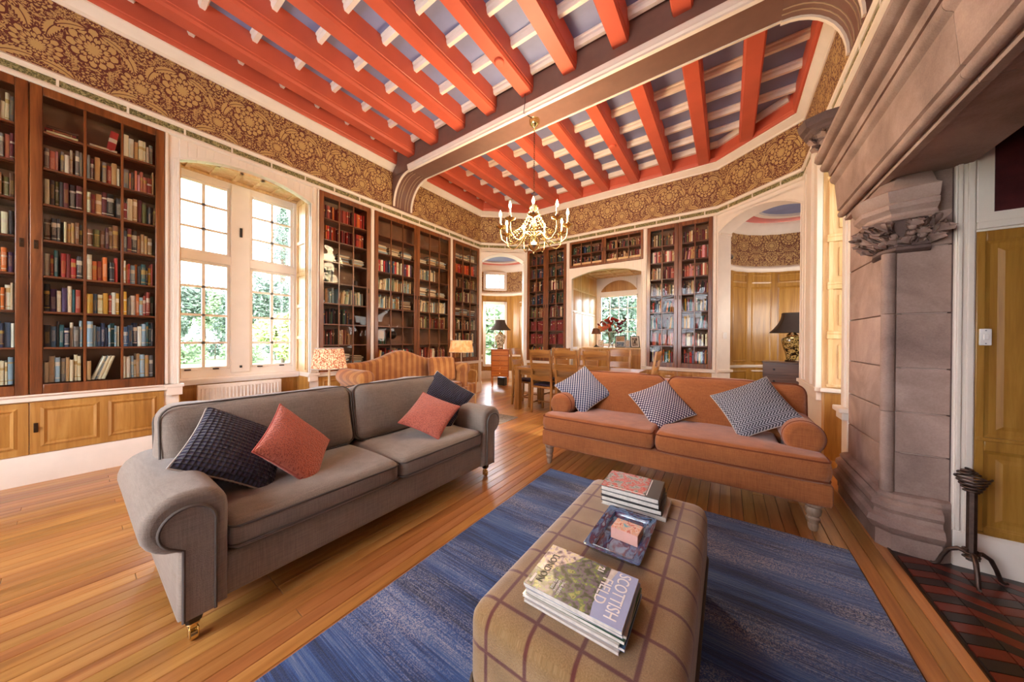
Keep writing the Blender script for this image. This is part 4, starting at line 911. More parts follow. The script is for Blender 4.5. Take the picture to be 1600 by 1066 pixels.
# hearth of chevron clay tiles
HE = struct('floor_hearth'); m = MB(); m.box(.812,2.3,-.8,2.86,-.03,.004); part('mortar_bed', m, M['black_tile'], HE)
per, hl, amp = .064, .112, .040; bulk = MB(); me_t = {}
def tri(i): return amp if i%2 else 0
tile_n = 0
for r in range(54):
    y = -.70+r*per
    for i in range(int(1.46/hl)):
        x = .818+i*hl; ya, yb_ = y+tri(i), y+tri(i+1); g = .0014
        if max(ya,yb_)+per > 2.80: continue
        if y > 1.75 and x < 1.32:
            k = (i%2, r%2)
            if k not in me_t:
                mm = MB(); d = tri(i+1)-tri(i); mm.hexa([(g,g,0),(hl-g,d+g,0),(hl-g,d+per-g,0),(g,per-g,0)],[(g+.001,g+.001,.007),(hl-g-.001,d+g+.001,.007),(hl-g-.001,d+per-g-.001,.007),(g+.001,per-g-.001,.007)]); me_t[k] = mesh_of(mm,'chevron_tile',M['red_tile' if r%2 else 'black_tile'],0)
            part('chevron_tile', me_t[k], None, HE, (x, ya, .003)); tile_n += 1
        else:
            mi = 0 if r%2 else 1
            bulk.hexa([(x+g,ya+g,.003),(x+hl-g,yb_+g,.003),(x+hl-g,yb_+per-g,.003),(x+g,ya+per-g,.003)],[(x+g,ya+g,.01),(x+hl-g,yb_+g,.01),(x+hl-g,yb_+per-g,.01),(x+g,ya+per-g,.01)],mi)
tag(part('hearth_tiles', bulk, [M['red_tile'],M['black_tile']], HE, smooth=0), kind='stuff')
m = MB(); m.box(.803,.812,-.8,2.86,-.02,.009); part('hearth_edging', m, M['bronze'], HE)

# ---------------------------------------------------------------- glazed bookcases
def bookcase(label, origin, ang, W, z0, z1, ndoor, ncol, nrow, lower=None, depth=.28, hinge=1):
    T = thing('bookcase', label, 'bookcase', origin, ang, 'built-in mahogany bookcases'); pw = []
    m = MB(); t = .02
    m.box(0,t,.012,depth,z0,z1); m.box(W-t,W,.012,depth,z0,z1); m.box(t,W-t,.012,depth,z1-t,z1); m.box(t,W-t,.012,depth,z0,z0+t); m.box(t,W-t,depth-.012,depth,z0+t,z1-t); part('carcass', m, M['cabinet_in'], T)
    comps = []; dw = W/ndoor
    stile, top, bot, bar = .062, .075, .085, .018
    if nrow <= 2: top = bot = .05; stile = .045
    ph = (z1-z0-top-bot)/nrow
    for r in range(nrow):
        if r > 0:
            z = z0+bot+r*ph; s = MB(); s.box(t,W-t,.035,depth-.012,z-.012,z+.006); part('shelf', s, M['mahogany_h'], T)
    for d in range(ndoor):
        x0, x1 = d*dw+.002, (d+1)*dw-.002; f = MB()
        f.box(x0,x0+stile,-.022,.010,z0,z1); f.box(x1-stile,x1,-.022,.010,z0,z1); f.box(x0+stile,x1-stile,-.022,.010,z1-top,z1); f.box(x0+stile,x1-stile,-.022,.010,z0,z0+bot)
        D_ = part('door', f, M['mahogany'], T, bevel=.005); cw = (x1-x0-2*stile)/ncol
        g = MB()
        for r in range(1,nrow):
            z = z0+bot+r*ph; g = MB(); g.box(x0+stile,x1-stile,-.016,.006,z-bar/2,z+bar/2); part('glazing_bar', g, M['mahogany_h'], D_, bevel=.003, bseg=1)
        for c in range(1,ncol):
            x = x0+stile+c*cw; g = MB(); g.box(x-bar/2,x+bar/2,-.017,.006,z0+bot,z1-top); part('glazing_bar', g, M['mahogany'], D_, bevel=.003, bseg=1)
        for r in range(nrow):
            for c in range(ncol):
                xa = x0+stile+c*cw+(bar/2 if c else 0); xb = x0+stile+(c+1)*cw-(bar/2 if c < ncol-1 else 0); za = z0+bot+r*ph+(bar/2 if r else 0); zb = z0+bot+(r+1)*ph-(bar/2 if r < nrow-1 else 0)
                k = (round(xb-xa,4),round(zb-za,4))
                if k not in PANE: p = MB(); p.box(0,xb-xa,-.001,.001,0,zb-za); PANE[k] = mesh_of(p,'pane',M['glass'],0)
                part('pane', PANE[k], None, D_, (xa,-.004,za)); comps.append((d,c,r,xa,xb,z0+bot+r*ph+.006,ph-.02))
        hs = 1 if (d%2 == 0 and ndoor > 1) else -1
        hx = x1-stile/2 if (ndoor == 1 or (ndoor > 1 and d == 0)) else x0+stile/2
        h = MB(); h.box(hx-.011,hx+.011,-.028,-.022,z0+(z1-z0)*.47,z0+(z1-z0)*.47+.075); h.tube([(hx,-.026,z0+(z1-z0)*.49),(hx,-.045,z0+(z1-z0)*.49)],.007,8); part('handle', h, M['bronze'], D_, bevel=.002)
    if lower:
        n = lower; lw = W/n
        for i in range(n):
            f = MB(); xa, xb = i*lw+.002, (i+1)*lw-.002; f.box(xa,xb,-.012,0,.245,.69); L = part('cupboard_door', f, M['oak'], T, bevel=.003)
            for k in range(2):
                pa = xa+.05+k*(xb-xa-.05)/2; pb = pa+(xb-xa)/2-.075; q = MB()
                o = [(pa,-.0125,.30),(pb,-.0125,.30),(pb,-.0125,.645),(pa,-.0125,.645)]; a = .018; i1 = [(pa+a,-.024,.30+a),(pb-a,-.024,.30+a),(pb-a,-.024,.645-a),(pa+a,-.024,.645-a)]; b_ = .035; i2 = [(pa+b_,-.013,.30+b_),(pb-b_,-.013,.30+b_),(pb-b_,-.013,.645-b_),(pa+b_,-.013,.645-b_)]; c_ = .075; i3 = [(pa+c_,-.022,.30+c_),(pb-c_,-.022,.30+c_),(pb-c_,-.022,.645-c_),(pa+c_,-.022,.645-c_)]
                fs = [(12,13,14,15)]
                for j in range(4):
                    k2 = (j+1)%4; fs += [(j,k2,k2+4,j+4),(j+4,k2+4,k2+8,j+8),(j+8,k2+8,k2+12,j+12)]
                q.add(o+i1+i2+i3, fs); part('raised_panel', q, M['oak'], L, smooth=15)
            h = MB(); h.box(xa+.018,xa+.04,-.018,-.012,.43,.51); h.tube([(xa+.029,-.016,.47),(xa+.029,-.04,.47)],[.006,.011],8); part('handle', h, M['bronze'], L, bevel=.002)
    return T, comps
PANE = {}
TA, CA = bookcase('long mahogany glazed bookcase nearest the camera, left of the big window', (-D, UA[0], 0), pi/2, UA[1]-UA[0], ZB, ZT, 2, 3, 8, 2)
TB, CB = bookcase('narrow single-door mahogany bookcase just right of the big window, red books on top', (-D, UB[0], 0), pi/2, UB[1]-UB[0], ZB, ZT, 1, 3, 8, 1)
TC, CC = bookcase('wide two-door mahogany bookcase behind the striped settee', (-D, UC[0], 0), pi/2, UC[1]-UC[0], ZB, ZT, 2, 3, 8, 2)
TD, CD = bookcase('single-door mahogany bookcase beside the small left-hand arch', (-D, UD[0], 0), pi/2, UD[1]-UD[0], ZB, ZT, 1, 3, 8, 1)
TE, CE_ = bookcase('tall mahogany bookcase between the left-hand arch and the window niche', (UE[0], YB, 0), 0, UE[1]-UE[0], ZB, ZT, 2, 2, 8, 2)
TF, CF = bookcase('low wide mahogany bookcase set above the arch of the window niche', (UF[0], YB, 0), 0, UF[1]-UF[0], 2.842, ZT, 2, 3, 2)
TG, CG = bookcase('tall mahogany bookcase between the window niche and the right-hand arch', (UG[0], YB, 0), 0, UG[1]-UG[0], ZB, ZT, 2, 2, 8, 2)

# ---------------------------------------------------------------- books
PAL = [('dark red','#7a2320'),('maroon','#5a1c22'),('brick red','#a3402e'),('scarlet','#b8322a'),('coral','#c4705a'),('tan','#b08a5c'),('cream','#d9c7a4'),('ivory','#e3d7be'),('mustard','#c3922c'),('brown','#5e3d27'),('chestnut','#7d4e2e'),
       ('black','#1d1a1a'),('charcoal','#3c3a3c'),('grey','#77726c'),('slate blue','#47607a'),('navy','#1f2b47'),('teal','#2f6468'),('pale blue','#8ba6b3'),('green','#35523c'),('olive','#6a6a3a'),('purple','#4a3358'),('orange','#c96a28'),('pink','#c98f92'),('sage','#93a088')]
PC = dict(PAL)
def book_mesh():
    m = MB(); t = .06; e = .02
    # unit book: x thickness, y depth (0 = spine, towards the reader), z height
    sp = [(0,.05),(.12,.015),(.35,0),(.65,0),(.88,.015),(1,.05)]
    prof = [(0,1),(0,.05)]+sp[1:-1]+[(1,.05),(1,1),(.9,1),(.9,.09),(.1,.09),(.1,1)]
    m.prism(prof, 'z', 0, 1, 0); m.box(.1,.9,.09,.985,.025,.972,1); return mesh_of(m, 'book', [M['book'],M['paper']], 0)
BOOK = book_mesh(); rb = random.Random(21); nbook = 0
MOOD = {'leather':['brown','chestnut','tan','maroon','black','cream','olive','dark red','charcoal'],'modern':['black','ivory','scarlet','slate blue','charcoal','mustard','teal','cream','brick red','navy','pale blue','purple','orange','dark red','green','grey'],
        'red':['brick red','scarlet','dark red','maroon','orange'],'pink':['coral','pink','tan','ivory','brick red','maroon','grey'],'pale':['ivory','cream','grey','pale blue','sage','tan','cream'],'blue':['slate blue','navy','pale blue','teal','charcoal','ivory','grey'],'dark':['black','charcoal','brown','green','maroon','navy']}
ROWN = ['bottom','second lowest','third lowest','fourth lowest','fourth highest','third highest','second highest','top']
COLN = ['left','middle','right']; ORD = ['first','second','third','fourth','fifth','sixth','seventh','eighth','ninth','tenth','eleventh','twelfth','thirteenth','fourteenth','fifteenth','sixteenth']
def world_of(T, p): return T.matrix_world @ Vector(p)
rowmood = {7:'pale',6:'pink',5:'leather',4:'leather',3:'modern',2:'modern',1:'blue',0:'pale'}
bpy.context.view_layer.update()
Mt = Matrix.Translation(TA.location) @ Matrix.Rotation(pi/2, 4, 'Z')
def put_book(x, y, z, th, dp, ht, lean, cname, label, flat=False, roll_=0):
    global nbook
    o = bpy.data.objects.new('book', BOOK); COL.objects.link(o)
    S = Matrix.Diagonal((th,dp,ht,1)); 
    if flat: Lm = Matrix.Translation((x,y,z)) @ Matrix.Rotation(roll_,4,'Z') @ Matrix.Translation((ht,0,0)) @ Matrix.Rotation(-pi/2,4,'Y') @ S
    else: Lm = Matrix.Translation((x,y,z)) @ Matrix.Rotation(lean,4,'Y') @ S
    o.matrix_world = Mt @ Lm; c = srgb(PC[cname]); k = rb.uniform(1.15,1.7); o.color = (min(1,c[0]*k),min(1,c[1]*k),min(1,c[2]*k),1)
    tag(o, label, 'book', 'books in the bookcase left of the big window'); nbook += 1
for (d,c,r,xa,xb,z,h) in CA:
    if d == 0 and c < 2: continue
    mood = rowmood[r]; place = ('%s shelf, %s column, %s door' % (ROWN[r], COLN[c], 'left' if d == 0 else 'right'))
    x = xa+.004; i = 0; lim = xb-.004; k0 = 0
    if d == 1 and r == 7 and c < 2:      # flat piles on the top shelf
        zz = z
        for q in range(5 if c == 0 else 3):
            t = rb.uniform(.012,.026); L = rb.uniform(.15,.175); cn = rb.choice(['ivory','cream','tan','brown','black','dark red'] if q else ['maroon','brown'])
            put_book(x+rb.uniform(0,.015), .06, zz, t, .17, L, 0, cn, '%s book lying flat, %s up, %s' % (cn, ORD[q], place), True); zz += t+.001
        x = lim if c == 0 else x
        if c == 1:
            put_book(lim-.085, .06, z, .05, .17, .235, .14, 'scarlet', 'fat scarlet book leaning at the end of the top shelf, near bookcase'); x = lim
    while x < lim-.012 and i < 16:
        t = rb.uniform(.013,.034) if mood not in ('leather',) else rb.uniform(.02,.042)
        if d == 1 and r == 4 and c == 0 and i > 1: t = rb.uniform(.014,.024)
        if x+t > lim: t = lim-x
        if t < .009: break
        hb = h*rb.uniform(.60,.86) if r != 5 or c else h*.82
        if h*.9 < hb: hb = h*.9
        lean = 0
        if d == 1 and r == 0 and c == 1 and i > 0: lean = .32 - .012*i; hb = h*.78
        if rb.random() < .05 and i > 2 and lean == 0: x += .012
        cn = rb.choice(MOOD[mood]); adj = 'tall' if hb > h*.76 else ('short' if hb < h*.66 else 'middling'); adj2 = 'fat' if t > .028 else ('thin' if t < .018 else '')
        if lean: 
            if x+t+hb*sin(lean) > lim+.0: break
        lab = ' '.join(w for w in (adj, adj2, cn, 'book,', ORD[i]+' from left,', place) if w)
        put_book(x, .045+rb.uniform(0,.03), z+.0005+t*sin(lean), t-.0006, rb.uniform(.14,.19), hb, lean, cn, lab); x += t*(1 if not lean else 1.06); i += 1
# all further books, too many to name one by one
bulk = MB(); bcol = []
def bulk_book(P, x, y, z, t, dp, h, lean, cname):
    c = srgb(PC[cname]); k = rb.uniform(1.05,1.5); cc = tuple(min(1,q*k) for q in c[:3])+(1,)
    ca, sa = cos(lean), sin(lean); loc = lambda a,b,e: P((x+a*ca+e*sa, y+b, z-a*sa*0+e*ca))
    n = len(bulk.f); A = [loc(0,.012,0),loc(t*.3,0,0),loc(t*.7,0,0),loc(t,.012,0),loc(t,dp,0),loc(0,dp,0)]; B = [loc(0,.012,h),loc(t*.3,0,h),loc(t*.7,0,h),loc(t,.012,h),loc(t,dp,h),loc(0,dp,h)]
    bulk.add(A+B, [(i,(i+1)%6,(i+1)%6+6,i+6) for i in range(6)]+[(6,7,8,9,10,11)]); bcol.extend([cc]*6+[srgb('#cdbd9f')])
    if rb.random() < .6:       # a pale title band
        zb0 = h*rb.uniform(.55,.75); bh = h*rb.uniform(.04,.14); bulk.add([loc(t*.15,-.0006,zb0),loc(t*.85,-.0006,zb0),loc(t*.85,-.0006,zb0+bh),loc(t*.15,-.0006,zb0+bh)], [(0,1,2,3)]); bcol.append(srgb(rb.choice(['#d9c79c','#c7a04a','#e8e0cf','#2a2422','#8c2c25'])))
def fill(T, ang, comps, moods, skip=None):
    o = T.location; ca, sa = cos(ang), sin(ang); P = lambda p: (o.x+p[0]*ca-p[1]*sa, o.y+p[0]*sa+p[1]*ca, p[2])
    for (d,c,r,xa,xb,z,h) in comps:
        mood = moods(d,c,r)
        if mood is None: continue
        x = xa+.004; lean0 = rb.choice([0,0,0,0,.12])
        if mood == 'flat':
            zz = z
            while zz < z+h*rb.uniform(.4,.8):
                t = rb.uniform(.008,.02); w = (xb-xa)*rb.uniform(.75,.98); cn = rb.choice(['ivory','cream','tan','grey','pale blue','brown'])
                cc = srgb(PC[cn]); bulk.add([P((xa,.05,zz)),P((xa+w,.05,zz)),P((xa+w,.2,zz)),P((xa,.2,zz)),P((xa,.05,zz+t)),P((xa+w,.05,zz+t)),P((xa+w,.2,zz+t)),P((xa,.2,zz+t))],[(4,5,6,7),(0,1,5,4),(1,2,6,5),(3,0,4,7)]); bcol.extend([cc]*4); zz += t+.0015
            continue
        lo, hi = (.026,.04) if mood in ('files','set') else (.013,.032); base_h = h*rb.uniform(.68,.86)
        while x < xb-.014:
            t = min(rb.uniform(lo,hi), xb-.004-x)
            if t < .008: break
            cn = {'files':rb.choice(['ivory','ivory','scarlet','slate blue','purple']),'set':'dark red'}.get(mood) or rb.choice(MOOD[mood])
            hb = base_h if mood in ('files','set','red') else h*rb.uniform(.58,.86)
            if x+t+hb*sin(lean0) > xb-.002: lean = 0
            else: lean = lean0
            bulk_book(P, x, .05+rb.uniform(0,.03), z, t-.001, .15, hb, lean, cn); x += t
            if rb.random() < .03: x += .03
fill(TA, pi/2, [q for q in CA if q[0] == 0 and q[1] < 2], lambda d,c,r: rowmood[r])
fill(TB, pi/2, CB, lambda d,c,r: {7:'red',6:'red',5:'flat',4:None if c else 'dark',3:'pale',2:'dark' if c < 2 else None,1:'leather' if c < 2 else None,0:'flat'}[r])
fill(TC, pi/2, CC, lambda d,c,r: ({7:None,6:'flat',5:'files',4:'pale',3:'pale' if c < 2 else 'flat',2:None,1:'dark' if c == 0 else None,0:'modern'} if d == 0 else {7:None,6:'flat',5:'pale' if c < 2 else None,4:'flat',3:'pale',2:'leather',1:None,0:'pink'})[r])
fill(TD, pi/2, CD, lambda d,c,r: {7:'flat',6:'red',5:'leather',4:'leather',3:'flat',2:'leather',1:'leather',0:'pale'}[r])
fill(TE, 0, CE_, lambda d,c,r: {7:'dark',6:'dark',5:'leather',4:'dark',3:'leather',2:'set',1:'set',0:'modern'}[r])
fill(TF, 0, CF, lambda d,c,r: 'dark' if d == 0 else 'leather')
fill(TG, 0, CG, lambda d,c,r: {7:'leather',6:'pink',5:'pink',4:'leather',3:'modern',2:'modern',1:'pink',0:'modern'}[r])
me = mesh_of(bulk, 'books', M['books_bulk'], 0); ca_ = me.color_attributes.new('Col', 'FLOAT_COLOR', 'CORNER')
flat = []
for p, c in zip(me.polygons, bcol): flat.extend(list(c)*p.loop_total)
ca_.data.foreach_set('color', flat)
ob = bpy.data.objects.new('books', me); COL.objects.link(ob); tag(ob, 'hundreds of further books and papers filling the shelves of the farther bookcases', 'books', kind='stuff')
# objects among the papers: wicker box, dark pot, red tin
WK = MB(); WK.box(0,.21,0,.16,0,.15); tag(part('wicker_box', WK, M['oak_dark'], None, loc=(-D-.25, 2.99, ZB+.085+.41), bevel=.01), 'square wicker box on a low shelf of the wide bookcase behind the settee', 'box')
PT = MB(); PT.lathe([(.03,0),(.07,.03),(.085,.08),(.06,.13),(.045,.15),(.05,.16)], 16); tag(part('dark_pot', PT, M['black'], None, loc=(-D-.13, 3.36, ZB+.085+.41)), 'round black pot on a low shelf of the wide bookcase behind the settee', 'pot')
for (yy,zz,r_,lab) in ((2.30,3,.03,'left'),(2.62,2,.045,'right')):
    TN = MB(); TN.lathe([(r_,0),(r_,.09),(r_*.7,.10)], 14); tag(part('small_jar', TN, M['shade_dark'], None, loc=(-D-.12, yy, ZB+.085+.3128*zz+.006) if zz != 3 else (-D-.12, 2.68, ZB+.085+.3128*4+.006)), 'small dark jar, %s one of two in the bookcase by the window' % lab, 'jar')
# ---------------------------------------------------------------- rugs
m = MB(); m.box(-1.39,.605,-1.2,2.655,.0005,.013)
R1 = part('rug', m, M['rug'], None, bevel=.005); tag(R1, 'large streaky blue rug under the tartan footstool', 'rug')
m = MB(); m.box(-.75,.0,0,1.5,0,.01); R2 = part('rug', m, M['rug'], None, loc=(-2.74,2.62,.0005), bevel=.004); R2.data.materials[0] = m_plain('grey_rug', '#8f847c', .95, var=.2, scale=30); tag(R2, 'small grey rug behind the grey sofa', 'rug')

# ---------------------------------------------------------------- sofas
def offset_poly(p, d):
    out = []; n = len(p)
    for i in range(n):
        a, b, c = Vector(p[i-1]), Vector(p[i]), Vector(p[(i+1)%n]); d0 = (b-a).normalized(); d1 = (c-b).normalized(); n0 = Vector((-d0.y,d0.x)); n1 = Vector((-d1.y,d1.x)); q = (n0+n1)
        q = q/max(.35,q.dot(n0)) if q.length > 1e-5 else n0; out.append(tuple(b+q*d))
    return out
def extrude_soft(m, prof, y0, y1, r=.02, steps=3):
    """extrude an (x,z) ccw outline along y with rounded front and back rims"""
    rows = []
    for (y,o) in [(y0+r*(1-sin(radians(90*k/steps))), r*(1-cos(radians(90*k/steps)))) for k in range(steps+1)]: rows.append((y,o))
    seq = [(y0+r-r*cos(radians(90*(1-k/steps)))*1.0, r*(1-sin(radians(90*k/steps)))) for k in range(steps+1)]
    seq = [(y0+r*(1-sin(radians(90*k/steps))), r*(1-cos(radians(90*k/steps)))) for k in range(steps,-1,-1)]
    seq2 = [(y1-(y-y0), o) for (y,o) in reversed(seq)]
    rws = [[(x,y,z) for (x,z) in offset_poly(prof, o)] for (y,o) in seq+seq2]; n0 = len(m.v); m.quad_strip_surface(rws, closed_u=True); k = len(prof)
    m.f += [tuple(n0+i for i in range(k)), tuple(n0+(len(rws)-1)*k+i for i in range(k-1,-1,-1))]; m.m += [0,0]

def seat_cushion(T, nm, x0,x1,y0,y1,z0,z1, mat, pipe, seed, n=14, puff=.07, dent=.004):
    c = part(nm, sbox_at(x0,x1,y0,y1,z0,z1,.05,(.0,.02,puff),n,dent,seed), M[mat], T, smooth=0)
    c.data.polygons.foreach_set('use_smooth', [True]*len(c.data.polygons))
    for z in (z0+.03,z1-.03):
        p = MB(); o = .002; p.tube(rrect_loop(x0+.004,x1-.004,y0-.002,y1-.004,z,.045), .0055, 6, closed=True); part('piping', p, M[pipe], c, smooth=60)
    return c

def roll_arm_profile(mir, w=.25, zt=.635, zb=.12, s=1.0):
    pts = [(w,zb),(w,.50)]+[(w-.095+.095*cos(radians(a)), .54+.095*sin(radians(a))) for a in range(0,91,15)]
    pts += [(.13+.0,zt)]+[(.115+.118*cos(radians(a)), .517+.118*sin(radians(a))) for a in range(95,266,15)]
    pts += [(.106,.392),(.102,.37),(.100,zb)]
    pts = pts[::1]
    return [(x,z) for (x,z) in pts] if not mir else [(-x,z) for (x,z) in reversed(pts)]

GS = thing('sofa', 'long taupe grey two-seat sofa with scroll arms in front of the window', 'sofa', (-1.755,.145,0), pi/2)
LG = 2.19
m = sbox_at(.10,LG-.10,.03,.90,.115,.315,.03,(0,0,0),8); part('base', m, M['grey_linen'], GS)
for i,mir in enumerate((False,True)):
    off = 0 if not mir else LG
    prof = [(x+off,z) for (x,z) in roll_arm_profile(mir)]
    m = MB(); extrude_soft(m, prof, .0, .88, .03, 4); A = part('arm', m, M['grey_linen'], GS, smooth=50)
    pan = [(.205,.125),(.205,.50)]+[(.125+.08*cos(radians(a)), .50+.08*sin(radians(a))) for a in range(12,252,12)]+[(.112,.412),(.112,.125)]
    inner = [(x+off,z) for (x,z) in pan] if not mir else [(off-x,z) for (x,z) in reversed(pan)]; m = MB(); extrude_soft(m, inner, -.012, .05, .006, 2); part('arm_front_panel', m, M['grey_linen'], A, smooth=40)
    p = MB(); lp = [(x,-.010,z) for (x,z) in inner]; p.tube(lp, .006, 6); part('piping', p, M['grey_pipe'], A, smooth=60)
m = sbox_at(.12,LG-.12,.74,.93,.12,.80,.05,(0,.0,0),8); part('back_frame', m, M['grey_linen'], GS)
seat_cushion(GS,'seat_cushion', .252,1.106,.005,.70,.305,.452,'grey_linen','grey_pipe',1,16,.16,.005); seat_cushion(GS,'seat_cushion', 1.110,LG-.252,.005,.70,.305,.452,'grey_linen','grey_pipe',2,16,.16,.005)
for i,(x0,x1,s) in enumerate(((.11,1.10,3),(1.104,LG-.115,4))):
    sb = soft_box(x1-x0,.24,.44,.075,(.01,.14,.04),18,.014,s)
    sb.xf(Matrix.Translation(((x0+x1)/2,.69,.66)) @ Matrix.Rotation(radians(-10),4,'X'))
    # notch over the arm: cut the outer lower corner by lifting it
    c = part('back_cushion', sb, M['grey_linen'], GS, smooth=0); c.data.polygons.foreach_set('use_smooth', [True]*len(c.data.polygons))
    p = MB(); lp = [(x,0,z) for (x,z,_) in rrect_loop(-(x1-x0)/2+.006,(x1-x0)/2-.006,-.213,.216,0,.07)]
    for yy in (-.095,.095):
        q = MB(); q.tube([(x,yy,z) for (x,_,z) in lp], .005, 6, closed=True); q.xf(Matrix.Translation(((x0+x1)/2,.69,.66)) @ Matrix.Rotation(radians(-10),4,'X')); part('piping', q, M['grey_pipe'], c, smooth=60)
for (x,y) in ((.15,.06),(LG-.15,.06),(.15,.84),(LG-.15,.84)):
    l = MB(); l.lathe([(.024,.075),(.030,.10),(.042,.135)], 12, (x,y,0), sq=5); L = part('leg', l, M['black'], GS, bevel=.002)
    c = MB(); c.lathe([(.022,.064),(.022,.082)], 12, (x,y,0)); c.box(x-.012,x+.012,y-.006,y+.014,.028,.066); c.box(x-.016,x-.010,y-.02,y+.02,.012,.05); c.box(x+.010,x+.016,y-.02,y+.02,.012,.05); part('caster_fork', c, M['brass'], L, bevel=.002)
    w = MB(); w.tube([(x-.010,y-.006,.0215),(x+.010,y-.006,.0215)], .0212, 16); part('caster_wheel', w, M['brass'], L, smooth=30)

OS = thing('sofa', 'burnt orange linen sofa with turned wooden legs, facing the footstool', 'sofa', (-1.54,2.72,0), 0)
LO = 2.10
m = sbox_at(.0,LO,.02,.84,.185,.345,.03,(0,0,0),8); part('base', m, M['orange_linen'], OS)
for s in (0,1):
    x0 = 0.0 if s == 0 else LO-.23; x1 = x0+.23
    prof = [(x1-.03,.33),(x1-.03,.47)]+[((x0+x1)/2+.115*cos(radians(a)), .575+.115*sin(radians(a))) for a in range(-42,223,12)]+[(x0+.03,.47),(x0+.03,.33)]
    m = MB(); extrude_soft(m, prof, .19, .84, .04, 5); A = part('arm', m, M['orange_linen'], OS, smooth=60)
    p = MB(); p.tube([(x,.235,z) for (x,z) in prof[1:-1]], .005, 6); part('piping', p, M['orange_pipe'], A, smooth=60)
def t_cushion(x0,x1,wx0,wx1,seed):
    """seat cushion whose front runs across the arm (plan is an L)"""
    m = soft_box(1,1,1,.0001,(0,0,0),18); zz0, zz1 = .335,.505; y0,y1 = .0,.62; r = .06; out = []
    for (x,y,z) in m.v:
        u, v, w = x*2, y*2, z*2; fy = (v+1)/2
        k = max(0,min(1,(fy-.26)/.10)); k = k*k*(3-2*k); a = wx0+(x0-wx0)*k; b = wx1+(x1-wx1)*k
        edge = max(0,min(1,(1-abs(w))))  # side bulge
        rx = r*(1-sqrt(max(0,1-(abs(w))**2)))*.6; ry = r*(1-sqrt(max(0,1-(abs(w))**2)))*.6
        hx = (b-a)/2-rx; X = (a+b)/2+u*hx; hy = (y1-y0)/2-ry; Y = (y0+y1)/2+v*hy; c = (abs(u)*abs(v))**14*.02
        Z = (zz0+zz1)/2+w*((zz1-zz0)/2)*(1+.18*((1-u*u)*(1-v*v))**.7*(1 if w > 0 else .1))+.003*sin(X*17+seed)*sin(Y*13)
        out.append((X-(u*c),Y-(v*c),Z))
    m.v = out; return m
for (x0,x1,wx0,wx1,sd) in ((.225,1.048,.005,1.048,1),(1.054,LO-.225,1.054,LO-.005,2)):
    c = part('seat_cushion', t_cushion(x0,x1,wx0,wx1,sd), M['orange_linen'], OS, smooth=0); c.data.polygons.foreach_set('use_smooth', [True]*len(c.data.polygons))
    for z in (.358,.484):
        p = MB(); p.tube([(wx0+.012,.14,z),(wx0+.010,.05,z),(wx0+.018,.022,z),(wx0+.045,.010,z),((wx0+wx1)/2,.006,z),(wx1-.045,.010,z),(wx1-.018,.022,z),(wx1-.010,.05,z),(wx1-.012,.14,z)], .0055, 6); part('piping', p, M['orange_pipe'], c, smooth=60)
for (x0,x1,sd) in ((.13,1.045,5),(1.055,LO-.03,6)):
    sb = soft_box(x1-x0,.22,.50,.08,(.0,.15,.05),16,.005,sd); sb.xf(Matrix.Translation(((x0+x1)/2,.70,.645)) @ Matrix.Rotation(radians(-11),4,'X'))
    c = part('back_cushion', sb, M['orange_linen'], OS, smooth=0); c.data.polygons.foreach_set('use_smooth', [True]*len(c.data.polygons))
    q = MB(); q.tube([(x,-.075,z) for (x,z,_) in rrect_loop(-(x1-x0)/2+.006,(x1-x0)/2-.006,-.24,.247,0,.085)], .005, 6, closed=True); q.xf(Matrix.Translation(((x0+x1)/2,.70,.645)) @ Matrix.Rotation(radians(-11),4,'X')); part('piping', q, M['orange_pipe'], c, smooth=60)
m = sbox_at(.06,LO-.02,.70,.88,.20,.86,.06,(0,0,0),8); part('back_frame', m, M['orange_linen'], OS)
for (x,y) in ((.065,.075),(LO-.085,.10),(.08,.80),(LO-.08,.80)):
    l = MB(); l.lathe([(.018,0),(.024,.012),(.028,.035),(.024,.05),(.034,.07),(.036,.085),(.028,.098),(.038,.112),(.043,.14),(.036,.158),(.048,.17),(.048,.19)], 18, (x,y,0)); part('leg', l, M['table_oak'] if 0 else M['leg_wood'], OS, smooth=35)

# striped camel-back settee against the bookcases
SS = thing('settee', 'old gold striped camel-back settee against the bookcases', 'sofa', (-3.72,2.12,0), pi/2); LS = 1.98
m = sbox_at(.02,LS-.02,.02,.80,.14,.42,.03,(0,0,0),8); part('base', m, M['stripe'], SS)
seat_cushion(SS,'seat_cushion',.20,LS-.20,.03,.62,.40,.53,'stripe','orange_pipe',8)
top = []; 
for k in range(25):
    t = k/24; x = .06+(LS-.12)*t; top.append((x, .90+.165*math.exp(-((t-.5)/.20)**2)))
prof = [(.06,.3),(LS-.06,.3)]+list(reversed(top)); m = MB(); extrude_soft(m, prof, .62, .78, .05, 4); part('camel_back', m, M['stripe'], SS, smooth=50)
for s in (0,1):
    x0 = 0 if s == 0 else LS-.2; m = MB(); cx = x0+.1+(-.03 if s == 0 else .03)
    prof = [(x0+.17,.2),(x0+.17,.66)]+[(cx+.105*cos(radians(a)), .735+.105*sin(radians(a))) for a in range(-30,215,15)]+[(x0+.03,.62),(x0+.03,.2)]
    extrude_soft(m, prof, .06, .70, .03, 4); A = part('arm', m, M['stripe'], SS, smooth=60)
    f = MB(); f.lathe([(.0001,-.012),(.05,-.010),(.082,0),(.085,.02)], 20); f.xf(Matrix.Translation((cx,.062,.735)) @ Matrix.Rotation(radians(-90),4,'X')); part('scroll_face', f, M['stripe'], A, smooth=60)
for (x,y) in ((.1,.1),(LS-.1,.1),(.1,.72),(LS-.1,.72)):
    l = MB(); l.lathe([(.02,0),(.03,.15)], 10, (x,y,0), sq=5); part('leg', l, M['mahogany'], SS)
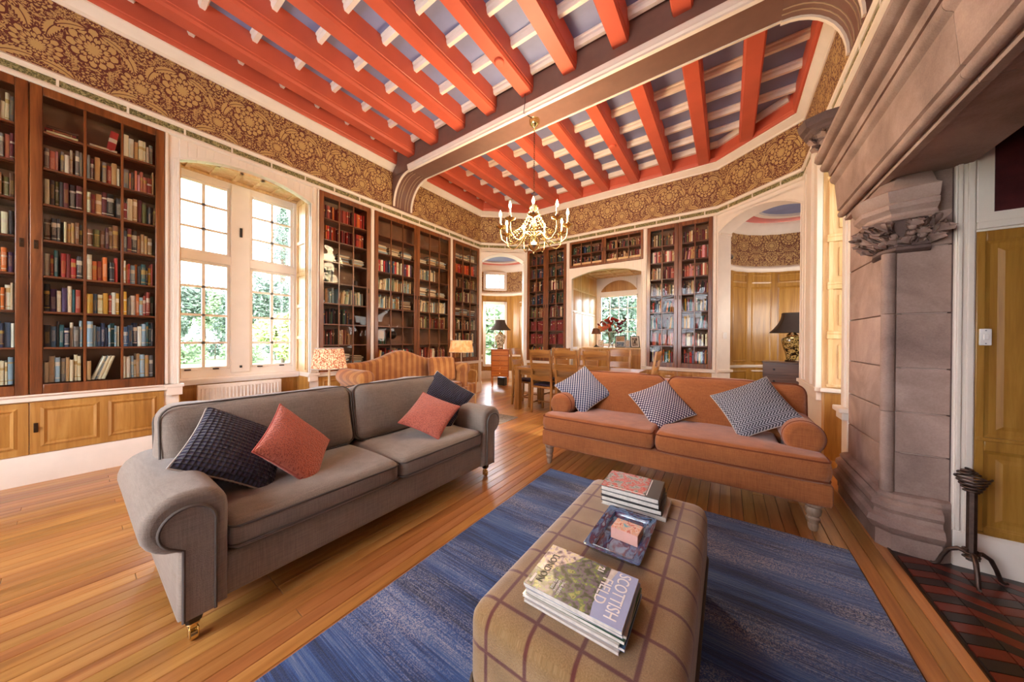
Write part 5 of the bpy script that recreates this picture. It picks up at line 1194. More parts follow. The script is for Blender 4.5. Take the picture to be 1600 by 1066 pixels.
m = soft_box(.46,.14,.42,.06,(0,.3,0),10,.004,9); c = part('cushion', m, M['stripe'], None, smooth=0); c.data.polygons.foreach_set('use_smooth',[True]*len(c.data.polygons)); c.location = (-4.08,3.72,.735); c.rotation_euler = (radians(-14),0,radians(64)); tag(c, 'striped cushion propped in the far corner of the striped settee', 'cushion')

# low armchair past the settee
AC = thing('armchair', 'striped low armchair with a pale curved wooden arm, beyond the settee', 'armchair', (-3.92,4.10,0), pi/2)
m = sbox_at(0,.36,.0,.62,.20,.42,.04,(0,0,.05),8); part('seat', m, M['stripe'], AC)
m = soft_box(.36,.12,.44,.05,(0,.2,.03),10); m.xf(Matrix.Translation((.18,.56,.56)) @ Matrix.Rotation(radians(-12),4,'X')); part('backrest', m, M['stripe'], AC)
for x in (-.02,.38):
    t = MB(); t.tube([(x,.06,.0),(x,.05,.38),(x,.02,.58),(x,.04,.645),(x,.14,.66),(x,.56,.62)], .016, 8); part('wooden_arm', t, M['oak_pale'], AC, smooth=60)
    l = MB(); l.tube([(x,.58,0),(x,.56,.62)], .017, 8); part('leg', l, M['oak_pale'], AC, smooth=60)

# ---------------------------------------------------------------- scatter cushions
def pillow(s, T, kind_uv=True, n=18, seed=0, pinch=.07):
    m = MB(); r = random.Random(seed); ph = [r.uniform(0,6) for _ in range(4)]
    for side in (1,-1):
        rows = []
        for i in range(n+1):
            row = []
            for j in range(n+1):
                u, v = sin((i/n*2-1)*pi/2), sin((j/n*2-1)*pi/2)
                x = s/2*u*(1-pinch*(1-v*v)); y = s/2*v*(1-pinch*(1-u*u)); t = T/2*(max(0,(1-u*u))*max(0,(1-v*v)))**.42
                t *= 1+.10*sin(u*4+ph[0])*sin(v*3+ph[1]); t *= 1-.12*max(0,1-((v-.75)/.3)**2)*max(0,1-(u/.5)**2) if seed%2 else 1
                row.append((x,y,side*t))
            rows.append(row)
        b = len(m.v); m.quad_strip_surface(rows if side > 0 else [q[::-1] for q in rows])
        for k in range(b,len(m.v)): m.uv[k] = (m.v[k][0], m.v[k][1])
    edge = []
    for k in range(4*16):
        q, t = divmod(k,16); t = sin((t/16*2-1)*pi/2); u,v = ((t,-1),(1,t),(-t,1),(-1,-t))[q]; edge.append((s/2*u*(1-pinch*(1-v*v)), s/2*v*(1-pinch*(1-u*u)), 0))
    return m, edge
def put_pillow(label, s, T, mat, pipe, c, Rm, seed, group=None):
    m, edge = pillow(s, T, seed=seed); o = part('scatter_cushion', m, M[mat], None, smooth=0); o.data.polygons.foreach_set('use_smooth',[True]*len(o.data.polygons))
    p = MB(); p.tube(edge, .0045, 6, closed=True); part('piping', p, M[pipe], o, smooth=60)
    Mx = Matrix([list(Rm[0])+[c[0]], list(Rm[1])+[c[1]], list(Rm[2])+[c[2]], [0,0,0,1]]); o.matrix_world = Mx; return tag(o, label, 'cushion', group)
put_pillow('dark navy quilted cushion leaning on the near arm of the grey sofa', .45, .13, 'navy_quilt','pale_pipe', (-2.20,.535,.645), [[.138,-.768,.625],[.828,.436,.352],[-.543,.469,.696]], 1)
put_pillow('coral chenille cushion beside the dark quilted one at the near end of the grey sofa', .40, .12, 'coral','coral_pipe', (-2.10,.775,.615), [[.086,-.731,.677],[.689,.535,.489],[-.720,.424,.550]], 2)
put_pillow('dark navy ribbed cushion at the far end of the grey sofa', .45, .12, 'navy_rib','pale_pipe', (-2.235,2.045,.672), [[.774,.033,.633],[.395,.755,-.523],[-.495,.655,.572]], 3)
put_pillow('small coral cushion before the dark one at the far end of the grey sofa', .37, .11, 'coral','coral_pipe', (-2.06,1.750,.615), [[.874,-.174,.455],[.382,.824,-.419],[-.302,.539,.786]], 4)
put_pillow('blue and white scale-patterned cushion at the left end of the orange sofa', .45, .13, 'fish','pale_pipe', (-1.285,3.215,.716), [[.791,.493,.363],[-.167,.744,-.648],[-.589,.451,.670]], 5)
put_pillow('pale plum-dotted cushion in the middle of the orange sofa', .42, .12, 'dot','pale_pipe', (-.508,3.20,.65), [[.652,.700,.291],[-.376,.631,-.678],[-.658,.333,.675]], 6)
put_pillow('large charcoal zigzag cushion at the right end of the orange sofa', .445, .13, 'zig','pale_pipe', (.178,3.165,.718), [[.461,.879,-.121],[-.627,.226,-.746],[-.628,.419,.655]], 7)

# ---------------------------------------------------------------- footstool and what lies on it
FS = thing('footstool', 'large tartan wool footstool with square oak legs on the blue rug', 'footstool', (-.36,1.245,.013))
hx, hy, h0, h1 = .288, .555, .165, .432
m = soft_box(2*hx,2*hy,h1-h0,.055,(.0,.0,.05),20); m.xf(Matrix.Translation((0,0,(h0+h1)/2)))
def plaid_uv(co, n):
    zt = h1; ax, ay = abs(n.x), abs(n.y)
    dz = max(0, zt-.035-co.z)
    if ax > .75: return ((hx+dz)*(1 if n.x > 0 else -1), co.y)
    if ay > .75: return (co.x, (hy+dz)*(1 if n.y > 0 else -1))
    return (co.x, co.y)
o = part('upholstery', m, M['plaid'], FS, smooth=0, uvf=plaid_uv); o.data.polygons.foreach_set('use_smooth',[True]*len(o.data.polygons))
p = MB(); p.tube(rrect_loop(-hx-.002,hx+.002,-hy-.002,hy+.002,h0+.022,.05), .006, 6, closed=True); part('piping', p, M['grey_pipe'], FS, smooth=60)
for (x,y) in ((-hx+.045,-hy+.045),(hx-.045,-hy+.045),(-hx+.045,hy-.045),(hx-.045,hy-.045)):
    l = MB(); l.hexa([(x-.03,y-.03,0),(x+.03,y-.03,0),(x+.03,y+.03,0),(x-.03,y+.03,0)],[(x-.04,y-.04,.18),(x+.04,y-.04,.18),(x+.04,y+.04,.18),(x-.04,y+.04,.18)]); part('leg', l, M['oak'], FS, bevel=.003)
FT = .013+.432+.006
def text_mesh(body, size, mat, parent, loc, rz, nm='lettering', ext=.0004, sx=1.0, bold=0):
    cu = bpy.data.curves.new(nm,'FONT'); cu.body = body; cu.size = size; cu.extrude = ext; cu.align_x = 'LEFT'; cu.offset = bold
    to = bpy.data.objects.new(nm, cu); COL.objects.link(to); bpy.context.view_layer.update()
    me = bpy.data.meshes.new_from_object(to.evaluated_get(bpy.context.evaluated_depsgraph_get())); bpy.data.objects.remove(to); me.materials.clear(); me.materials.append(mat)
    o = bpy.data.objects.new(nm, me); COL.objects.link(o); o.parent = parent; o.location = loc; o.rotation_euler = (0,0,rz); o.scale = (sx,1,1); return o
M['ink_white'] = m_plain('white_ink', '#f2eeea', .4); M['ink_black'] = m_plain('black_ink', '#1b1a1c', .4); M['gloss_paper'] = m_plain('magazine_edge', '#d8cfc4', .5, var=.1, scale=60)
M['cover_sky'] = m_plain('cover_sky', '#aab6d8', .22, var=.05, coat=.5)
M['cover_pic'] = m_art('cover_garden', ['#161a14','#2c3820','#3c4a26','#6d5a78','#5f7a34','#a8a860','#2c2f24'], 9, 2.0, .4, .1, .25); M['cover_sun'] = m_art('cover_sunlit', ['#5a5060','#9b7f7a','#d9c6c0','#e8d9a0','#7f6a78'], 7, 5.0, .4, .1, .3)
# stack of magazines
mag_cols = ['#cfc2b8','#4d6a8a','#d7cfc4','#3a5a40','#b9b0a6','#7d8aa0','#d8c27a']; zz = FT; rm = random.Random(4)
mag_names = ['pale-edged','blue-covered','cream','green-covered','grey','slate-covered']
for k in range(6):
    th = rm.uniform(.007,.010); m = MB(); w, hgt = .285+rm.uniform(-.004,.01), .205
    m.box(-w/2,w/2,-hgt/2,hgt/2,.0006,th-.0006); m.box(-w/2-.001,w/2+.001,-hgt/2-.001,hgt/2+.001,th-.0006,th,1); m.box(-w/2-.001,w/2+.001,-hgt/2-.001,hgt/2+.001,0,.0006,1)
    cm = m_plain('magazine_cover_%d' % k, mag_cols[k], .3, coat=.4); o = part('magazine', m, [M['gloss_paper'],cm], None, loc=(-.362+rm.uniform(-.006,.008),.902+rm.uniform(-.006,.006),zz), smooth=0); o.rotation_euler = (0,0,radians(2)+rm.uniform(-.04,.04)); zz += th+.0002
    tag(o, '%s magazine, %s up from the bottom of the near stack on the footstool' % (mag_names[k], ORD[k]), 'magazine', 'magazines on the footstool')
MG = thing('magazine', 'glossy garden magazine with a pale blue masthead, topmost of the stack on the footstool', 'magazine', (-.362,.900,zz), radians(1.5), 'magazines on the footstool')
m = MB(); m.box(-.145,.145,-.103,.103,0,.0085); part('pages', m, M['gloss_paper'], MG)
m = MB(); m.box(-.1455,.062,-.1035,.1035,.0087,.0095); part('cover_picture', m, M['cover_pic'], MG, label='garden photograph on the magazine cover')
m = MB(); m.prism([(-.1455,-.02),(-.1455,.1035),(-.03,.1035),(-.05,.06),(-.085,.02),(-.1,-.03)][::-1], 'z', .0095, .0099); part('cover_picture', m, M['cover_sun'], MG)
m = MB(); m.prism([(.062,-.1035),(.1455,-.1035),(.1455,.1035),(.085,.1035),(.075,.05),(.06,.0),(.055,-.06)], 'z', .0087, .0098); part('masthead', m, M['cover_sky'], MG, label='pale blue masthead of the magazine')
zt = .0101
text_mesh('SCOTTISH', .050, M['ink_white'], MG, (.092,.098,zt), -pi/2, sx=.80); text_mesh('FIELD', .046, M['ink_white'], MG, (.052,.055,zt), -pi/2, sx=.95); text_mesh('21', .026, M['ink_white'], MG, (.028,.092,zt), -pi/2, bold=.0008)
for i,t_ in enumerate(('THE FINEST','GARDENS','TO VISIT')): text_mesh(t_, .011, M['ink_white'], MG, (.022-.011*i-.0,.088-.0,zt) if 0 else (-.045-.012*i,-.035,zt), -pi/2)
text_mesh('LONDON', .030, M['ink_black'], MG, (-.120,.06,zt+.0004), -pi/2, bold=.0006)
m = MB(); m.box(-.134,-.126,-.09,-.05,zt-.0002,zt+.0003); part('barcode_panel', m, M['ink_white'], MG)

# ceramic tray with a small box
TR = thing('tray', 'rectangular blue-glazed ceramic tray in the middle of the footstool', 'tray', (-.344,1.288,FT), radians(0))
M['glaze'] = m_art('blue_glaze', ['#1d2138','#33476e','#5f7fa6','#3c3b63','#5a2f45','#7f98b3'], 5, 9.0, .12, .8)
w, l, b = .100, .168, .034; m = MB(); rows = []
for (o,z) in ((-.02,.0),(0,.021),(.003,.025),(-.001,.027),(-.028,.020),(-.034,.009),(-.05,.007)): rows.append([(x,y,z) for (x,y,_) in rrect_loop(-w-o,w+o,-l-o,l+o,0,.008+max(0,o+.03)*.1,3)])
m.quad_strip_surface(rows, closed_u=True); k = len(rows[0]); m.f += [tuple(range(k-1,-1,-1)), tuple(range((len(rows)-1)*k,len(rows)*k))]; m.m += [0,0]; part('dish', m, M['glaze'], TR, smooth=40)
BX = thing('card_box', 'little pink and blue picture box standing in the blue tray', 'box', (-.325,1.283,FT+.0078), radians(-3))
m = MB(); m.box(-.052,.052,-.040,.040,0,.042); part('carton', m, m_plain('pink_card', '#d9a596', .5, var=.08), BX, bevel=.001)
m = MB(); m.box(-.050,.050,-.038,.038,.042,.0426); part('lid_picture', m, m_art('lid_print', ['#7fb0c8','#d7cfc0','#e59a78','#f0d8c8','#c9564a','#e8b0a8'], 4, 3.3), BX)
# pile of large picture books
M['cover_figs'] = m_art('cover_figures', ['#5a5a58','#8d8d86','#b8aca6','#c2453f','#d98a84','#3c4038'], 8, 7.0); zz = FT
BK = [('white-edged',.285,.205,.018,'#c9c2b8',.012,0),('black',.270,.205,.024,'#1f1c1c',.0,1.5),('dark grey',.262,.198,.024,'#2a2626',-.004,0)]
for k,(cn,w,l,th,colr,dx,rz) in enumerate(BK):
    o = thing('picture_book', '%s large picture book, %s from the bottom of the pile on the footstool' % (cn, ORD[k]), 'book', (-.372+dx,1.597,zz), radians(1+rz), 'picture books on the footstool')
    m = MB(); m.box(-w/2,w/2,-l/2,l/2,0,.003); m.box(-w/2,w/2,-l/2,l/2,th-.003,th); m.box(w/2-.003,w/2,-l/2,l/2,.003,th-.003); part('cover', m, m_plain('book_board_%d' % k, colr, .4), o, bevel=.001)
    m = MB(); m.box(-w/2+.004,w/2-.004,-l/2+.005,l/2-.005,.003,th-.003); part('pages', m, M['gloss_paper'], o); zz += th+.0003
o = thing('picture_book', 'topmost picture book of the pile, grey cover printed with red figures', 'book', (-.378,1.598,zz), radians(2), 'picture books on the footstool')
m = MB(); m.box(-.13,.13,-.105,.105,0,.003); m.box(-.13,.13,-.105,.105,.021,.024); m.box(.127,.13,-.105,.105,.003,.021); part('cover', m, m_plain('book_board_top', '#55534f', .35), o, bevel=.001)
m = MB(); m.box(-.126,.125,-.1,.1,.003,.021); part('pages', m, M['gloss_paper'], o)
m = MB(); m.box(-.128,.07,-.103,.103,.024,.0246); part('cover_picture', m, M['cover_figs'], o); m = MB(); m.box(.074,.078,-.09,.09,.024,.0246); m.box(-.1,.07,-.094,-.090,.0246,.0248); part('cover_rule', m, M['ink_white'], o)

# ---------------------------------------------------------------- wrought-iron candle stand on the hearth
CS = thing('candle_stand', 'wrought-iron tripod candle stand with a coiled top on the hearth tiles', 'candle stand', (1.055,2.70,.010))
s = MB(); s.lathe([(.0185,.10),(.0185,.47)], 8); part('post', s, M['iron'], CS, smooth=0)
for k,a in enumerate((-100,15,150)):
    a = radians(a); ca, sa = cos(a), sin(a); f = MB(); f.tube([(ca*r,sa*r,z) for (r,z) in ((.012,.135),(.04,.140),(.07,.118),(.09,.07),(.105,.02),(.118,.0095),(.130,.012))], [.011,.011,.010,.009,.009,.008,.006], 8); part('foot', f, M['iron'], CS, smooth=60)
c = MB(); c.tube([((.026)*cos(t*.5),(.026)*sin(t*.5),.105+t*.0016) for t in range(0,34)], .005, 6); part('collar_coil', c, M['iron'], CS, smooth=60)
c = MB(); c.tube([((.022+t*.00048)*cos(t*.42),(.022+t*.00048)*sin(t*.42),.455+t*.00115) for t in range(0,75)], .005, 6); part('cup_coil', c, M['iron'], CS, smooth=60)
c = MB(); c.tube([(-.012+(.038-t*.0007)*cos(t*.35),(.038-t*.0007)*sin(t*.35),.548+t*.0007) for t in range(0,46)], .0055, 6); part('spiral_top', c, M['iron'], CS, smooth=60)

# ---------------------------------------------------------------- radiator under the window
RD = thing('radiator', 'white panel radiator under the big window', 'radiator', (-5.10,.86,0), pi/2)
m = MB(); m.box(0,.835,0,.055,.13,.685); part('panel', m, M['radiator'], RD, bevel=.008)
for k in range(22): m = MB(); x = .03+k*.036; m.box(x,x+.018,-.010,.0,.17,.645); part('rib', m, M['radiator'], RD, bevel=.005)
m = MB(); m.tube([(.03,.03,0),(.03,.03,.15)],.009,8); m.tube([(.80,.03,0),(.80,.03,.15)],.009,8); part('pipe', m, M['radiator'], RD)
# ---------------------------------------------------------------- dining table and ladder-back chairs
DT = thing('dining_table', 'long rustic oak dining table with thick square legs', 'table', (-2.12,5.03,0))
hw, hd = 1.02, .46
for k in range(5):
    m = MB(); m.box(-hw+.09,hw-.09,-hd+k*hd*.4+.001,-hd+(k+1)*hd*.4-.001,.715,.765); part('top_board', m, M['table_oak_h'], DT, bevel=.003)
for s in (-1,1): m = MB(); m.box(min(s*hw,s*(hw-.09)),max(s*hw,s*(hw-.09)),-hd,hd,.715,.765); part('breadboard_end', m, M['table_oak'], DT, bevel=.003)
m = MB(); m.box(-hw+.08,hw-.08,-hd+.05,-hd+.075,.63,.715); m.box(-hw+.08,hw-.08,hd-.075,hd-.05,.63,.715); m.box(-hw+.06,-hw+.085,-hd+.1,hd-.1,.63,.715); m.box(hw-.085,hw-.06,-hd+.1,hd-.1,.63,.715); part('apron', m, M['table_oak_h'], DT, bevel=.002)
for x in (-hw+.055,hw-.055):
    for y in (-hd+.055,hd-.055): m = MB(); m.box(x-.05,x+.05,y-.05,y+.05,0,.715); part('leg', m, M['table_oak'], DT, bevel=.005)
def make_chair(label):
    """faces +y: the back is at y = 0"""
    T = thing('dining_chair', label, 'chair', (0,0,0), 0, 'ladder-back dining chairs'); w = .185
    for s in (-1,1):
        m = MB(); x = s*w; pts = [(.018,0,.0),(.018,.02,.46),(.017,.0,.75),(.015,-.06,1.09)]
        rows = [[(x-r,y-r,z),(x+r,y-r,z),(x+r,y+r,z),(x-r,y+r,z)] for (r,y,z) in pts]; m.quad_strip_surface(rows, closed_u=True); m.f += [(3,2,1,0),(12,13,14,15)]; m.m += [0,0]; part('back_post', m, M['table_oak'], T, bevel=.003)
        m = MB(); m.box(x-.019,x+.019,.37,.41,0,.45); part('leg', m, M['table_oak'], T, bevel=.003)
        m = MB(); m.box(x-.01,x+.01,.02,.38,.16,.185); part('stretcher', m, M['table_oak'], T, bevel=.002)
    for (z0,z1,y) in ((.955,1.075,-.042),(.76,.86,-.012),(.56,.655,.010)):
        m = MB(); n = 8; rows = []
        for i in range(n+1):
            t = i/n*2-1; c = -.018*(1-t*t); h = .014*(1-t*t) if z1 > 1 else 0; rows.append([(w*t,y+c-.008,z0),(w*t,y+c+.008,z0),(w*t,y+c+.008-(z1-z0)*.18,z1+h),(w*t,y+c-.008-(z1-z0)*.18,z1+h)])
        m.quad_strip_surface(rows, closed_u=True); part('slat', m, M['table_oak_h'], T, smooth=30)
    m = MB(); m.hexa([(-.19,-.005,.435),(.19,-.005,.435),(.215,.42,.435),(-.215,.42,.435)],[(-.19,-.005,.465),(.19,-.005,.465),(.215,.42,.465),(-.215,.42,.465)]); part('seat', m, M['table_oak'], T, bevel=.006)
    m = soft_box(.36,.36,.03,.014,(0,0,.3),6); m.xf(Matrix.Translation((0,.21,.482))); part('seat_pad', m, M['navy_rib'] if 0 else M['pad'], T, smooth=0)
    m = MB(); m.box(-w,w,.37,.39,.36,.435); m.box(-w,w,.19,.208,.162,.183); part('seat_rail', m, M['table_oak_h'], T, bevel=.002)
    return T
M['pad'] = m_plain('plum_seat_pad', '#43303f', .85)
spots = [(-2.575,4.56,0,'near-side dining chair at the left end of the table, nearest the small arch'),(-2.115,4.56,0,'near-side dining chair in the middle of the long table'),(-1.62,4.56,0,'near-side dining chair at the right, behind the scale-patterned cushion'),
         (-1.615,5.72,pi,'far-side dining chair at the right end, in front of the window niche'),(-2.20,5.72,pi,'far-side dining chair in the middle, below the flowers'),(-2.80,5.72,pi,'far-side dining chair at the left, before the tall bookcase'),
         (-3.40,5.08,-pi/2,'dining chair at the head of the table, on the small-arch side'),(-.90,5.06,pi/2,'dining chair at the foot of the table, seen edge-on behind the orange sofa')]
CH = make_chair('x'); kids()
for i,(x,y,rz,lab) in enumerate(spots):
    o = CH if i == 0 else dup(CH); o.location = (x,y,0); o.rotation_euler = (0,0,rz); o['label'] = lab

# ---------------------------------------------------------------- turret furniture
def chest(name, label, loc, rz, w, d, h, leg, nrow, ncol, mat, knob, round_knob=False, bow=0.0):
    T = thing(name, label, 'chest of drawers', loc, rz); m = MB(); m.box(-w/2,w/2,-d/2,d/2,leg,h-.02); part('carcass', m, M['chest_frame' if mat == 'chest_wood' else mat], T, bevel=.003)
    m = MB(); m.box(-w/2-.015,w/2+.015,-d/2-.02,d/2,h-.02,h); part('top', m, M[mat], T, bevel=.006)
    dh = (h-.03-leg-.02)/nrow; cw = w/ncol if ncol > 1 else w
    for r in range(nrow):
        z0 = leg+.015+r*dh; f = MB(); f.box(-w/2+.022,w/2-.022,-d/2-.016,-d/2,z0+.010,z0+dh-.010); F = part('drawer', f, M[mat], T, bevel=.004)
        for c in range(ncol):
            x = (c-(ncol-1)/2)*w*.52 if ncol > 1 else 0; k = MB()
            if round_knob: k.lathe([(.006,0),(.006,.008),(.017,.014),(.017,.022),(.0001,.027)], 14); k.xf(Matrix.Translation((x,-d/2-.012,z0+dh/2)) @ Matrix.Rotation(radians(90),4,'X'))
            else: k.lathe([(.005,0),(.005,.01),(.014,.016),(.014,.02),(.0001,.026)], 12); k.xf(Matrix.Translation((x,-d/2-.012,z0+dh/2)) @ Matrix.Rotation(radians(90),4,'X'))
            part('knob', k, M[knob], F, smooth=40)
    if leg > .1:
        for x in (-w/2+.03,w/2-.03):
            for y in (-d/2+.03,d/2-.03):
                l = MB(); sx = 1 if x > 0 else -1; l.tube([(x,y,leg+.02),(x+sx*.012,y,leg*.7),(x+sx*.004,y,leg*.35),(x-sx*.004,y,leg*.12),(x+sx*.012,y-.006,0)], [.028,.024,.016,.012,.015], 8); part('leg', l, M[mat], T, smooth=60)
    else:
        for x in (-w/2+.04,w/2-.04):
            for y in (-d/2+.04,d/2-.04): l = MB(); l.box(x-.035,x+.035,y-.035,y+.035,0,leg+.01); part('foot', l, M[mat], T, bevel=.006)
    return T
def vase_lamp(label, loc, vs, vase_mat, sh, group=None):
    """baluster porcelain lamp with a flared dark pagoda shade"""
    T = thing('table_lamp', label, 'lamp', loc, 0); s = vs
    b = MB(); b.lathe([(.075*s,0),(.078*s,.012*s),(.07*s,.025*s)], 20); part('base', b, M['bronze'], T, smooth=40)
    b = MB(); b.lathe([(.062*s,.025*s),(.066*s,.06*s),(.078*s,.13*s),(.105*s,.22*s),(.118*s,.28*s),(.112*s,.315*s),(.07*s,.335*s),(.058*s,.345*s)], 24, sq=3); part('vase', b, M[vase_mat], T, smooth=50)
    b = MB(); b.lathe([(.062*s,.345*s),(.064*s,.36*s),(.04*s,.385*s),(.02*s,.40*s),(.012*s,.42*s),(.012*s,.46*s)], 16); part('neck', b, M['brass'], T, smooth=40)
    z0, z1, r0, r1 = sh; pr = []
    for k in range(9): t = k/8; pr.append((r1+(r0-r1)*(1-t)**2.0, z0+(z1-z0)*t))
    b = MB(); b.lathe(pr, 28, sq=4); b.f = b.f[:-2]; b.m = b.m[:-2]; b.lathe([(r-.004,z) for (r,z) in pr], 28, sq=4); b.f = b.f[:-2]; b.m = b.m[:-2]; part('shade', b, M['shade_dark'], T, smooth=60)
    for k in range(4):
        a = radians(45+90*k); q = 2**.5/2**(1/4.0); r_ = MB(); r_.tube([((r*1.19+.001)*cos(a),(r*1.19+.001)*sin(a),z) for (r,z) in pr], .0035, 5); part('shade_rib', r_, M['bronze'], T, smooth=60)
    b = MB(); b.lathe([(.01,z0+.03),(.028,z0+.06),(.028,z0+.085),(.0001,z0+.10)], 12); part('bulb', b, M['bulb_low'], T, smooth=60); return T
M['bulb_low'] = m_emit('warm_bulb', '#ffcf90', 9)
CL = Vector((-5.03,6.66)); chest('chest_of_drawers', 'small yew chest of five drawers on cabriole legs inside the left-hand arch', (CL.x,CL.y,0), radians(35), .47, .34, 1.0, .27, 5, 1, 'chest_wood', 'brass')
vase_lamp('cream floral vase lamp with a dark shade on the small yew chest', (CL.x,CL.y,1.0), 1.16, 'vase_cream', (.51,.78,.245,.105))
o = MB(); o.box(-.12,.12,-.02,.10,0.0,.22); tag(part('waste_bin', o, M['black'], None, loc=(CL.x-.05,CL.y+.12,.0), bevel=.006), 'dark bin tucked under the small yew chest', 'bin')
CRp = Vector((.86,7.16)); chest('chest_of_drawers', 'dark walnut chest with round knobs inside the right-hand arch', (CRp.x,CRp.y,0), radians(-8), .64, .40, .90, .05, 4, 2, 'chest_dark', 'black', True)
vase_lamp('black and gold vase lamp with a dark shade on the walnut chest', (CRp.x+.06,CRp.y-.03,.90), 1.27, 'vase_dark', (.50,.84,.31,.14))
PL = MB(); PL.lathe([(.0001,.12),(.08,.09),(.14,.045),(.16,.0)][::-1], 20); LGt = part('ceiling_lamp', PL, M['shade_print'], None, loc=(TCR.x+.0,TCR.y-.0,3.535), smooth=60); LGt.data.materials[0] = m_shade('alabaster_bowl','#e8d2b4','#f4e6cf',.5,False); tag(LGt, 'round alabaster ceiling lamp in the right-hand turret', 'lamp')

# ---------------------------------------------------------------- lamps beside the settee, on small tables
def side_table(label, loc, h, r):
    T = thing('side_table', label, 'table', loc); m = MB(); m.lathe([(r,h-.02),(r+.005,h-.01),(r,h)], 24); part('table_top', m, M['table_oak'], T, smooth=40)
    m = MB(); m.lathe([(.03,.06),(.022,.2),(.03,.3),(.02,h-.02)], 12); part('column', m, M['table_oak'], T, smooth=40)
    for k in range(3): a = 2*pi*k/3; m = MB(); m.tube([(.02*cos(a),.02*sin(a),.12),(.12*cos(a),.12*sin(a),.08),(.19*cos(a),.19*sin(a),.012)], [.018,.016,.011], 8); part('foot', m, M['table_oak'], T, smooth=60)
def pleated_lamp(label, loc, h, z0, r0, r1, sh, mat):
    T = thing('table_lamp', label, 'lamp', loc); m = MB(); m.lathe([(.075,0),(.075,.012),(.05,.03),(.022,.05),(.014,.10),(.018,.16),(.013,.22),(.013,h-.03),(.022,h-.02),(.03,h-.005),(.012,h+.03)], 18); part('stand', m, M['lamp_stand'], T, smooth=40)
    n = 96; m = MB(); rows = []
    for k in range(5):
        t = k/4; r = r0+(r1-r0)*t; rows.append([((r+(.0035 if i%2 else -.0035))*cos(2*pi*i/n),(r+(.0035 if i%2 else -.0035))*sin(2*pi*i/n),z0+sh*t) for i in range(n)])
    m.quad_strip_surface(rows, closed_u=True); part('pleated_shade', m, M[mat], T, smooth=0)
    for (r,z) in ((r0,z0),(r1,z0+sh)): m = MB(); m.tube([((r+.002)*cos(2*pi*i/40),(r+.002)*sin(2*pi*i/40),z) for i in range(40)], .005, 6, closed=True); part('shade_trim', m, M['grey_pipe' if 0 else 'pale_pipe'], T, smooth=60)
    b = MB(); b.lathe([(.012,z0+.04),(.03,z0+.09),(.03,z0+.12),(.0001,z0+.15)], 12); part('bulb', b, M['bulb_low'], T, smooth=60)
M['lamp_stand'] = m_plain('cream_lamp_stand', '#d9c4a0', .4)
side_table('round oak side table at the window end of the striped settee', (-4.28,1.93,0), .50, .17)
pleated_lamp('table lamp with a printed pleated shade at the window end of the settee', (-4.28,1.95,.50), .40, .362, .205, .160, .262, 'shade_print')
side_table('round oak side table between the settee and the small arch', (-4.65,4.78,0), .56, .16)
pleated_lamp('table lamp with a plain peach pleated shade at the far end of the settee', (-4.65,4.78,.56), .44, .42, .255, .215, .252, 'shade_plain')

# ---------------------------------------------------------------- niche: cabinet, photographs, vase of flowers, lamp
NC = thing('sideboard', 'built-in oak sideboard under the niche window', 'sideboard', (-2.105,YB+.62,0)); m = MB(); m.box(-.715,.715,0,.92,0,1.06); part('carcass', m, M['oak'], NC); m = MB(); m.box(-.715,.715,-.025,.92,1.06,1.09); part('top', m, M['oak_pale'], NC, bevel=.004)
for k in range(4): 
    x0 = -.70+k*.355; m = MB(); m.box(x0,x0+.335,-.014,0,.12,1.03); d = part('cupboard_door', m, M['oak'], NC, bevel=.003); q = MB(); panel_field(q, x0+.04,x0+.295,.20,.95,-.014,.012,.03); part('raised_panel', q, M['oak'], d, smooth=15); h = MB(); h.lathe([(.006,0),(.014,.015),(.0001,.024)],10); h.xf(Matrix.Translation((x0+(.30 if k%2 == 0 else .03),-.014,.6)) @ Matrix.Rotation(radians(90),4,'X')); part('knob', h, M['brass'], d)
ny, nz = YB+.62, 1.09
def frame(label, x, y, w, h, rz, pics, col, tilt=-10):
    T = thing('photo_frame', label, 'photo frame', (x,y,nz), radians(rz)); R_ = Matrix.Rotation(radians(tilt),4,'X'); t = .018
    f = MB(); f.box(-w/2,-w/2+t,0,.014,0,h); f.box(w/2-t,w/2,0,.014,0,h); f.box(-w/2+t,w/2-t,0,.014,0,t); f.box(-w/2+t,w/2-t,0,.014,h-t,h); f.xf(R_); part('frame', f, M[col], T, bevel=.002)
    b = MB(); b.box(-w/2+t,w/2-t,.006,.012,t,h-t); b.xf(R_); part('mount', b, M['gloss_paper'], T)
    for (u0,u1,v0,v1,cols,sd) in pics: p = MB(); p.box(-w/2+w*u0,-w/2+w*u1,.004,.0062,h*v0,h*v1); p.xf(R_); part('photograph', p, m_art('photograph_%d' % sd, cols, 3, sd*1.7), T)
    s = MB(); s.hexa([(-.02,.02,0),(.02,.02,0),(.02,.08,0),(-.02,.08,0)],[(-.015,.04,h*.6),(.015,.04,h*.6),(.015,.05,h*.6),(-.015,.05,h*.6)]); part('strut', s, M['black'], T)
frame('small brown photo frame to the left of the flower vase', -2.42, ny+.10, .115, .17, 12, [(.25,.75,.2,.8,['#3b2c24','#8a6a50','#c0a080'],1)], 'mahogany')
frame('black frame holding two photographs, right of the flower vase', -1.995, ny+.16, .225, .275, 18, [(.12,.88,.53,.9,['#5b3d2a','#b98c62','#3d4c5e'],2),(.12,.88,.1,.47,['#8fa0b0','#3d4c5e','#d8d0c4'],3)], 'black')
frame('small grey photo frame between the two black ones', -1.83, ny+.14, .115, .175, 15, [(.2,.8,.15,.85,['#6a5a50','#c9b6a4','#8a4a44'],4)], 'steel')
frame('black frame tilted back at the right end of the sideboard', -1.665, ny+.14, .20, .27, 28, [(.2,.8,.15,.85,['#2e2a2a','#8a7a70','#d0c4b6'],5)], 'black', -16)
